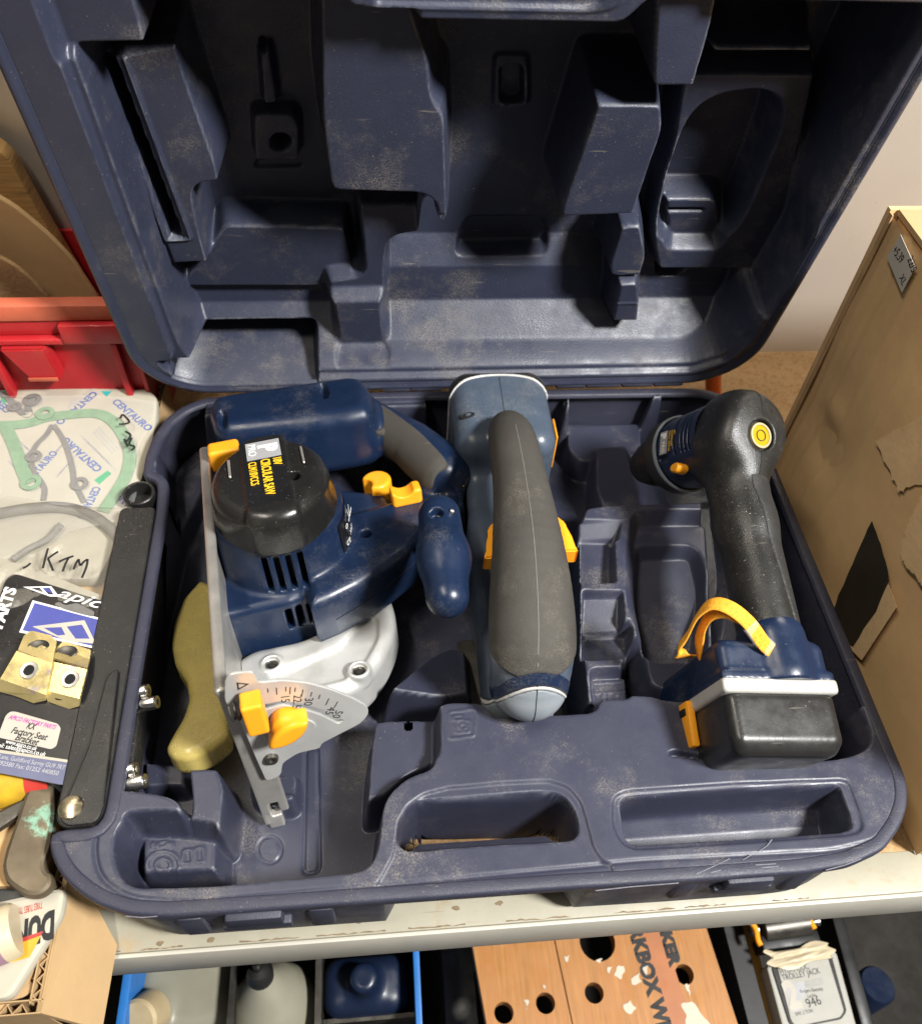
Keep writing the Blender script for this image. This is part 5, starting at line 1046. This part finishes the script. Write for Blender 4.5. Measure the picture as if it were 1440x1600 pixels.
# odds and ends in the front of the box
tb = revolve('paper_tube', [(0, 0), (.0155, 0), (.0155, .060), (.0135, .060), (.0135, .006), (0, .006)], M['redp'], None, frame(PZ(-62, 1240, -.024), *axes((1, .12, .05), (0, 1, 0))), 32); tag(tb, 'red and yellow printed tube end below the parts card', 'tube')
revolve('yellow_print', [(.0157, .012), (.0157, .046)], M['yellowp'], tb, frame(PZ(-62, 1240, -.024), *axes((1, .12, .05), (0, 1, 0))), 32)
revolve('grey_cap', [(.0110, .0), (.0128, .004), (.0128, .012), (0, .012)], M['greyn'], tb, frame(PZ(-62, 1240, -.024) + unit((1, .12, .05)) * .055, *axes((1, .12, .05), (0, 1, 0))), 32)
lv = zplate('metal_lever', [(48, 1232), (66, 1222), (78, 1230), (79, 1275), (70, 1325), (60, 1350), (66, 1368), (73, 1370), (74, 1382), (62, 1392), (46, 1393), (30, 1384), (14, 1372), (9, 1352), (14, 1330), (28, 1290), (40, 1255)], -.012, .010, M['bronze'], None, .004, (), .003); tag(lv, 'tarnished metal lever with green marks and hooked tip', 'lever')
fl_ = zplate('steel_strip', [(-60, 1300), (40, 1250), (46, 1258), (-60, 1330)], -.016, .006, M['darksteel'], None, .002, (), .002); tag(fl_, 'dark steel strip crossing under the tarnished lever', 'strip')
dk = zplate('wallet', [(-60, 1375), (30, 1388), (98, 1392), (90, 1420), (-60, 1430)], -.030, .004, M['deepblack'], None, .003, (), .001); tag(dk, 'black wallet under the tip of the tarnished lever', 'wallet')
pk = zplate('tyre_packet', [(4, 1414), (94, 1394), (88, 1428), (60, 1476), (12, 1552), (-60, 1560), (-60, 1428)], -.024, .010, M['paper'], None, .003, (), .003); tag(pk, 'cream paper packet with black capitals and red and yellow bands', 'packet')
ztext('lettering', 'DUNLOP', (86, 1424), (-34, 1464), -.0239, .0215, M['ink'], pk, .0012, .2)
zplate('red_band', [(68, 1455), (64, 1462), (-40, 1500), (-40, 1490)], -.0238, .0001, M['redp'], pk, 0); zplate('yellow_band', [(64, 1462), (46, 1496), (-40, 1520), (-40, 1500)], -.0238, .0001, M['yellowp'], pk, 0)
for p0, p1 in (((66, 1409), (38, 1417)), ((36, 1417), (10, 1423))): ztext('lettering', 'TYRES TUBES', p0, p1, -.0238, .006, M['redp'], pk)
mv = revolve('mauve_tin', [(0, 0), (.0145, 0), (.0160, .002), (.0160, .052), (.0145, .054), (0, .054)], M['tape'], None, frame(PZ(-122, 1515, -.022), *axes((.94, .33, .05), (0, 0, 1))), 40); tag(mv, 'small tin with mauve lettered label at the left edge', 'tin')
revolve('mauve_label', [(.0162, .020), (.0162, .046)], M['purplep'], mv, frame(PZ(-122, 1515, -.022), *axes((.94, .33, .05), (0, 0, 1))), 40)
cr_ = crumple('brown_paper', [(-80, 1600), (40, 1560), (70, 1490), (-60, 1500)], -.034, M['cardtorn'], None, .006, 30, 12); tag(cr_, 'crumpled brown paper below the tyre packet', 'paper')

# studs on a black bar inside the left wall of the tray
bar_ = thing('studded_bar', 'black bar with two pairs of silver studs at the left inside the case', 'bar', tuple(PZ(205, 1150, -.03)))
a, b_ = PZ(208, 1070, -.012), PZ(186, 1228, -.012); x = unit(b_ - a)
box('bar', (0, -.0075, -.022), (np.linalg.norm(b_ - a), .0075, 0), M['blackrough'], bar_, .002, M=frame(a, x, np.cross((0, 0, 1), x), (0, 0, 1)))
for px, py in ((212, 1083), (226, 1101), (192, 1206), (206, 1224)):
    q = PZ(px, py, -.008); revolve('stud', [(0, -.0075), (.0046, -.0075), (.0050, -.006), (.0050, .0085), (.0044, .0095), (.0020, .0095), (.0018, .0078), (0, .0078)], M['zinc'], bar_, frame(q, *axes((1, .05, .22), (0, 1, 0))), 20)

# ---------------------------------------------------------------- red crate and the sheets behind it
rc = thing('red_crate', 'red plastic storage crate with worn rim at the back left', 'crate', (-.50, .51, SZ)); RY = .470
zt_ = PY(60, 474, RY)[2]; z2 = PY(60, 522, RY)[2]; zq = PY(60, 582, RY)[2]
box('front_wall', (-.80, RY + .004, SZ + .001), (-.288, RY + .008, zt_ - .006), M['red'], rc)
box('rim', (-.80, RY - .004, zt_ - .016), (-.287, RY + .010, zt_), M['redworn'], rc, .002)
box('upper_band', (-.80, RY - .001, z2), (-.2885, RY + .0038, zt_ - .0165), M['red'], rc, .001)
for xa, xb in (((-.340), (-.2885)),): box('rim_block', (xa, RY - .010, z2 - .004), (xb, RY - .0012, zt_ - .0165), M['red'], rc, .002)
box('ledge', (-.80, RY - .008, z2 - .006), (-.2885, RY + .0038, z2 - .0005), M['red'], rc, .0015)
pkx = [PY(x, 540, RY)[0] for x in (14, 84)]
bm = bmesh.new(); vs = [bm.verts.new(v) for v in ((pkx[0] - .004, RY - .012, z2 - .007), (pkx[1] - .004, RY - .012, z2 - .007), (pkx[1] + .0, RY - .012, zq), (pkx[0] + .012, RY - .012, zq), (pkx[0] - .004, RY + .0038, z2 - .007), (pkx[1] - .004, RY + .0038, z2 - .007), (pkx[1] + .0, RY + .0038, zq), (pkx[0] + .012, RY + .0038, zq))]
for f in ((0, 1, 2, 3), (7, 6, 5, 4), (0, 4, 5, 1), (1, 5, 6, 2), (2, 6, 7, 3), (3, 7, 4, 0)): bm.faces.new([vs[i] for i in f])
bmesh.ops.bevel(bm, geom=bm.edges[:], offset=.0015, segments=2, affect='EDGES'); bm_obj('handle_pocket', bm, M['red'], rc)
box('pocket_lip', (pkx[0] + .010, RY - .0135, zq + .001), (pkx[1] - .002, RY - .0122, zq + .005), M['redworn'], rc, .0005)
for xx in (-.405, -.300): box('rib', (xx - .003, RY - .007, SZ + .002), (xx + .003, RY + .0038, z2 - .0065), M['red'], rc, .001)
box('side_wall', (-.2865, RY - .002, SZ + .001), (-.2825, .58, zt_ - .004), M['red'], rc, .001); box('back_wall', (-.80, .584, SZ + .001), (-.288, .588, zt_ - .004), M['red'], rc)
def yplate(name, px, y, th, mt, label, cat, parent=None, r=.01):
    P = [PY(a, b, y) for a, b in px]; M_ = frame((0, y, 0), (1, 0, 0), (0, 0, 1), (0, -1, 0)); o = plate(name, rnd([(p[0], p[2]) for p in P], r), [], th, M[mt], parent, M_ @ Matrix.Translation((0, 0, -th)), .0012)
    return tag(o, label, cat) if label else o
b1 = yplate('cardboard_sheet', [(-200, 200), (0, 312), (22, 325), (72, 366), (110, 405), (160, 480), (160, 600), (-200, 600)], .530, .006, 'card', 'brown curved cardboard sheet standing in the red crate', 'cardboard')
b2_ = yplate('cardboard_sheet', [(-200, 330), (0, 404), (30, 422), (55, 446), (72, 466), (95, 500), (95, 600), (-200, 600)], .505, .005, 'cardtorn', 'smaller rounded cardboard sheet standing in front of the taller one', 'cardboard')
b3 = yplate('wooden_board', [(-200, 120), (0, 238), (14, 252), (60, 335), (140, 470), (200, 560), (-200, 560)], .562, .018, 'pine', 'striped pine board standing behind the cardboard sheets', 'board', None, .004)
op = PY(1114, 592, .525); pipe = revolve('orange_pipe', [(0, .030), (.0060, .030), (.0085, .028), (.0085, -.06), (0, -.06)], M['orangepipe'], None, frame(op, *axes((-.25, .1, 1))), 24); tag(pipe, 'orange plastic pipe end poking up behind the case hinge', 'pipe')

# ---------------------------------------------------------------- tall cardboard box at the right
rb = thing('cardboard_box', 'tall worn cardboard box standing right of the case', 'box', (.45, .2, SZ))
BX = .31; bz = .2175; by0, by1 = .026, .390
yy = np.arange(by0, by1 + .001, .0026); zz = np.arange(SZ + .001, bz + .001, .0026); Yg, Zg = np.meshgrid(yy, zz)
dx = .0015 * np.sin(Yg * 31 + Zg * 12) + .001 * np.sin(Zg * 47 + 2)
for yc, am, wd in ((.376, .0022, .0028), (.360, -.0020, .0022), (.333, .0014, .0030), (.300, .0008, .003)): dx += am * np.exp(-((Yg - yc + .035 * (bz - Zg) * (yc < .35)) / wd) ** 2)
dx += -.004 * np.exp(-((Yg - .33) ** 2 / .0009 + (Zg - .03) ** 2 / .0006)) + .003 * np.exp(-((Yg - .345) ** 2 / .0003 + (Zg - .06) ** 2 / .0002))
V = np.c_[(BX - dx).ravel(), Yg.ravel(), Zg.ravel()]; ny, nx = Yg.shape; I = np.arange(ny * nx).reshape(ny, nx)
side = mesh('side_wall', V, np.stack([I[:-1, :-1], I[1:, :-1], I[1:, 1:], I[:-1, 1:]], -1).reshape(-1, 4), M['card'], rb)
box('inner_liner', (BX + .004, by0 + .001, SZ + .001), (BX + .006, by1 - .001, bz - .001), M['card'], rb)
box('back_wall', (BX - .0035, by1 + .001, SZ + .001), (.62, by1 + .006, bz + .004), M['card'], rb)
box('front_wall', (BX + .0065, by0, SZ + .001), (.62, by0 + .005, bz), M['card'], rb)
box('far_wall', (.615, by0 + .006, SZ + .001), (.62, by1, bz), M['card'], rb)
tp = box('top_flap', (BX + .002, .12, bz + .001), (.62, by1, bz + .005), M['cardlight'], rb); box('top_flap', (BX + .004, by0, bz + .001), (.62, .116, bz + .005), M['cardlight'], rb)
box('edge_tape', (BX - .0032, by1 - .0035, SZ + .01), (BX - .0022, by1 + .0065, bz + .002), M['cardtorn'], rb)
def xplate(name, px, off, th, mt, parent, r=.002, holes=()):
    P = [PX(a, b, BX - off) for a, b in px]; return plate(name, rnd([(-p[1], p[2]) for p in P], r) if r else [(-p[1], p[2]) for p in P], [], th, M[mt], parent, frame((BX - off, 0, 0), (0, -1, 0), (0, 0, 1), (-1, 0, 0)))
def jag(pts, n=5, a=2.2):
    out = []
    for i in range(len(pts)):
        p, q = np.array(pts[i], float), np.array(pts[(i + 1) % len(pts)], float)
        for k in range(n): out.append(tuple(p + (q - p) * k / n + rng.uniform(-a, a, 2) * (1 if k else .5)))
    return out
xplate('torn_patch', jag([(1368, 690), (1395, 672), (1470, 640), (1480, 750), (1418, 762), (1405, 770), (1394, 745)], 10, 2.6), .0038, .0003, 'cardpatch', side, 0)
xplate('torn_patch', jag([(1440, 770), (1480, 740), (1500, 930), (1440, 915), (1412, 880), (1405, 865), (1420, 815)], 10, 2.6), .0038, .0003, 'cardpatch', side, 0)
xplate('tape_strip', [(1386, 908), (1401, 948), (1346, 1032), (1325, 1010)], .0038, .0002, 'cardpatch', side, .001)
xplate('tape_patch', jag([(1362, 814), (1376, 850), (1389, 908), (1368, 955), (1332, 1010), (1290, 985), (1310, 930), (1338, 865)], 4, 1.2), .0043, .0003, 'tapek', side, 0)
lb = xplate('address_label', [(1407, 366), (1430, 417), (1409, 457), (1386, 402)], .0040, .0003, 'sticker', side, .0005)
def xtext(s_, p0, p1, h, mt):
    a = PX(*p0, BX - .0045); b2 = PX(*p1, BX - .0045); x = unit(b2 - a); y = np.cross((-1, 0, 0), x); o = text('handwriting', s_, h, M[mt], side, Matrix.Identity(4), .00006, .2); w_ = max(v.co.x for v in o.data.vertices); o.data.transform(frame(a, x, y, (-1, 0, 0)) @ Matrix.Diagonal((np.linalg.norm(b2 - a) / w_, 1, 1, 1)))
xtext('+5.39', (1393, 393), (1406, 413), .0100, 'ink'); xtext('22/5', (1417, 405), (1424, 428), .0095, 'ink'); xtext('XL', (1404, 434), (1409, 447), .0085, 'ink')
fk = thing('cardboard_flake', 'torn flake of brown cardboard on the shelf at the right corner of the case', 'cardboard', tuple(PZ(1432, 1260, SZ)))
V = [PZ(x, y, SZ + z) for x, y, z in ((1416, 1282, .001), (1424, 1275, .006), (1434, 1262, .010), (1450, 1240, .006), (1470, 1270, .001), (1440, 1292, .001), (1428, 1290, .003))]
c0 = np.mean(V, 0) + (0, 0, .004); mesh('flake', V + [c0], [(i, (i + 1) % 7, 7) for i in range(7)], M['cardtorn'], fk, False)

# ---------------------------------------------------------------- under the shelf
ZL = -.43
bc = thing('blue_crate', 'blue plastic crate with dividers under the shelf', 'crate', (-.2, .05, ZL - .12))
cx0, cx1 = PZ(192, 1570, -.34)[0], PZ(653, 1560, -.34)[0]
box('side_wall', (cx0 - .004, -.14, ZL - .12), (cx0 + .004, .24, -.34), M['bluecrate'], bc, .001); box('side_wall', (cx1 - .003, -.14, ZL - .12), (cx1 + .003, .24, -.34), M['bluecrate'], bc, .001)
box('crate_floor', (cx0, -.14, ZL - .125), (cx1, .24, ZL - .121), M['deepblack'], bc); box('back_wall', (cx0 + .0045, .236, ZL - .12), (cx1 - .0035, .24, -.34), M['deepblack'], bc)  # floor and back wall coloured black for the shade inside the crate
for px in (362, 497): 
    xd = PZ(px, 1560, -.36)[0]; box('divider', (xd - .003, -.135, ZL - .12), (xd + .003, .235, -.36), M['darksteel'], bc)
yd = PZ(570, 1592, -.38)[1]; box('divider', (PZ(505, 1590, -.38)[0], yd - .002, ZL - .12), (cx1 - .0036, yd + .002, -.38), M['darksteel'], bc)
q = PZ(292, 1570, -.40)
def f_jerry(p): 
    d = sbox(p, (0, .03, -.07), (.048, .060, .085), .018); return smin(d, scyl(p, (-.030, -.010, .016), (-.25, -.5, .85), .017, .022, .003), .010)
V, F = solid(f_jerry, (-.07, -.06, -.17), (.07, .11, .06), .003); jb = mesh('plastic_bottle', V + q, F, M['bottle']); tag(jb, 'milky square plastic bottle with cream screw cap in the blue crate', 'bottle')
cq = PZ(226, 1588, -.365); revolve('screw_cap', [(0, .014), (.016, .014), (.0185, .011), (.019, -.012), (0, -.012)] , M['capw'], jb, frame(cq, *axes((-.25, -.45, .86))), 32)
q = PZ(428, 1578, -.40); rbm = revolve('squeeze_bottle', [(0, .068), (.007, .066), (.010, .060), (.016, .050), (.028, .036), (.0400, .014), (.0440, -.006), (.0440, -.05), (.040, -.14), (0, -.14)], M['bottle'], None, frame(q, *axes((-.10, .30, .95))), 40); tag(rbm, 'round milky squeeze bottle with dark nozzle in the blue crate', 'bottle')
nz = frame(q, *axes((-.10, .30, .95))); revolve('nozzle', [(.0115, .058), (.0125, .066), (.0095, .072), (.0040, .074), (.0040, .080), (0, .080)], M['deepblack'], rbm, nz, 24); revolve('nozzle_tip', [(.0030, .0801), (.0030, .084), (0, .084)], M['zinc'], rbm, nz, 16)
q = PZ(572, 1548, -.40); V, F = solid(lambda p: smin(sbox(p, (0, 0, -.05), (.040, .026, .085), .016), scyl(p, (0, 0, .045), (0, 0, 1), .013, .018, .003), .014), (-.06, -.05, -.15), (.06, .05, .08), .003); bbx = mesh('blue_bottle', V + q, F, M['shade_blue']); tag(bbx, 'blue plastic bottle darkened for its shade in the right compartment of the blue crate', 'bottle')
box('pale_label', (q[0] - .012, q[1] - .0275, -.415), (q[0] + .036, q[1] - .0262, -.404), M['capw'], bbx)
# folding bench jaw boards
wb = thing('folding_workbench', 'varnished plywood workbench top with round holes under the shelf', 'workbench', (.13, .1, -.80))
def low(pts, z=ZL): return [tuple(PZ(x, y, z)[:2]) for x, y in pts]
def ext(pts): # continue the boards towards and away from the camera
    a, b, c, d = [np.array(p) for p in pts]; return [a + (a - d) * 2.2, b + (b - c) * 2.2, c + (c - b) * .6, d + (d - a) * .6]
J1_ = ext(low([(740, 1490), (866, 1474), (893, 1600), (760, 1600)])); J2_ = ext(low([(868, 1474), (1103, 1450), (1152, 1600), (895, 1600)]))
def zhole(px, py, r): c = PZ(px, py, ZL)[:2]; return circ(c[0], c[1], r, 22)
bd1 = plate('jaw_board', J1_, [zhole(787, 1583, .0098), zhole(852, 1568, .0098)], .018, M['ply'], wb, Matrix.Translation((0, 0, ZL - .018)))
bd2 = plate('jaw_board', J2_, [zhole(933, 1472, .0190), zhole(928, 1552, .0098), zhole(1069, 1523, .0098)], .018, M['ply'], wb, Matrix.Translation((0, 0, ZL - .018)))
zs = ZL + .0003
zplate('brown_stripe', [(996, 1440), (1028, 1436), (1082, 1600), (1045, 1604)], zs, .0002, mat('brown_print', (.36, .13, .045), .45, vary=.1), bd2, 0)
ztext('lettering', 'WORKBOX WM 536', (966, 1396), (1052, 1690), zs + .0002, .0200, M['ink'], bd2, .0012); ztext('lettering', 'BLACK & DECKER', (982, 1290), (1048, 1513), zs + .0002, .0170, M['ink'], bd2, .0012)
for px in ([(958, 1524), (966, 1508), (976, 1512), (972, 1530)], [(984, 1530), (998, 1520), (1002, 1534), (990, 1540)], [(972, 1572), (984, 1562), (994, 1576), (984, 1586)], [(880, 1498), (888, 1492), (884, 1504)], [(930, 1500), (940, 1498), (938, 1508)], [(1070, 1540), (1078, 1538), (1076, 1560)], [(1062, 1568), (1080, 1566), (1100, 1590), (1112, 1606), (1068, 1606), (1072, 1588)], [(848, 1538), (854, 1540), (850, 1548)], [(818, 1562), (826, 1564), (822, 1580)], [(948, 1512), (956, 1510), (952, 1522)], [(1004, 1512), (1014, 1508), (1010, 1526)]): zplate('paint_splash', jag(px, 3, 2.6), zs + .0004, .0003, M['whitepaint'], bd2, .004)
tag(box('dark_gap_filler', (PZ(1112, 1470, -.5)[0], -.3, -.70), (PZ(1140, 1470, -.5)[0], .28, -.45), M['deepblack']), 'dark filler for the shaded gap beside the plywood workbench', 'gap filler')  # added black block stands in for the dark gap beside the jack
# trolley jack
jk = thing('trolley_jack', 'ochre and black hydraulic trolley jack with a white rating plate', 'trolley jack', (.35, 0, -.78))
def lowbox(name, a, b, z0, z1, wd, mt, bevel=.002): # bar from pixel a to b at height z1
    A, B = PZ(*a, z1), PZ(*b, z1); x = unit(B - A); return box(name, (0, -wd / 2, z0 - z1), (np.linalg.norm(B - A), wd / 2, 0), M[mt], jk, bevel, M=frame(A, x, np.cross((0, 0, 1), x), (0, 0, 1)))
lowbox('side_frame', (1150, 1400), (1210, 1660), -.56, -.46, .022, 'ochre'); lowbox('side_frame', (1300, 1400), (1372, 1660), -.56, -.46, .014, 'deepblack')
ax = frame(PZ(1188, 1452, -.43), *axes(PZ(1258, 1442, -.43) - PZ(1188, 1452, -.43), (0, 0, 1))); rl_ = np.linalg.norm(PZ(1258, 1442, -.43) - PZ(1188, 1452, -.43))
revolve('roller', [(0, 0), (.014, 0), (.015, .001), (.015, rl_), (0, rl_)], M['darksteel'], jk, ax, 28)
for t, r_ in ((-.012, .006), (rl_ + .006, .006)): revolve('axle_end', [(0, t), (r_, t), (r_, t + .008), (0, t + .008)], M['zinc'], jk, ax, 20)
tube('orange_spring', [PZ(x, y, -.418) for x, y in ((1172, 1440), (1180, 1452), (1184, 1470), (1188, 1478))], .003, M['orange'], jk); tube('orange_spring', [PZ(x, y, -.418) for x, y in ((1262, 1432), (1266, 1440), (1272, 1452))], .003, M['orange'], jk)
lowbox('cross_bar', (1190, 1474), (1280, 1462), -.455, -.425, .014, 'deepblack')
pl_ = [(1214, 1510), (1292, 1494), (1318, 1580), (1312, 1590), (1244, 1604), (1236, 1596)]
zplate('arm', [(1200, 1510), (1304, 1488), (1345, 1640), (1240, 1660)], -.4345, .03, M['jackw'], jk, .004, (), .002)
zplate('plate_border', [(1206, 1512), (1298, 1492), (1322, 1580), (1314, 1592), (1244, 1606), (1234, 1600)], -.4325, .0015, M['deepblack'], jk, .003, (), .0005)
rp = zplate('rating_plate', pl_, -.4315, .0008, M['jackw'], jk, .003)
zr = -.4313
for s_, p0, p1, h, m_ in (('HYDRAULIC', (1219, 1523), (1264, 1514), .0080, 'ink'), ('TROLLEY JACK', (1223, 1533), (1282, 1521), .0080, 'ink'), ('Rodgers Batterby', (1250, 1552), (1286, 1548), .0045, 'ink'), ('Lot No.', (1262, 1560), (1276, 1557), .0040, 'ink'), ('946', (1262, 1576), (1284, 1569), .0120, 'ink'), ('SWL 2 TON', (1243, 1588), (1270, 1582), .0045, 'ink')): ztext('lettering', s_, p0, p1, zr, h, M[m_], rp, 0)
zplate('grey_block', [(1226, 1540), (1254, 1533), (1260, 1545), (1246, 1580), (1238, 1582)], zr, .0001, M['greyprint'], rp, 0); ztext('lettering', '2', (1234, 1576), (1254, 1572), zr + .0002, .034, M['sticker'], rp, .002)
for k in range(3): ztext('small_print', 'lifting capacity check', (1258, 1536 + 4 * k), (1286, 1530 + 4 * k), zr, .0022, M['greyprint'], rp)
tw = crumple('tape_wrap', [(1206, 1514), (1304, 1498), (1296, 1474), (1198, 1488)], -.420, M['tape'], jk, .004, 24, 5)
bl = revolve('blue_canister', [(0, .03), (.018, .03), (.020, .027), (.020, -.05), (0, -.05)], M['shade_blue'], None, frame(PZ(1352, 1552, -.52), *axes((.1, .1, 1))), 28); tag(bl, 'dark blue round canister beside the trolley jack', 'canister')
tag(box('timber_offcut', (PZ(690, 1560, -.6)[0], -.3, -.78), (PZ(735, 1560, -.6)[0], .25, -.52), M['darksteel']), 'dark upright panel between the blue crate and the workbench', 'panel')
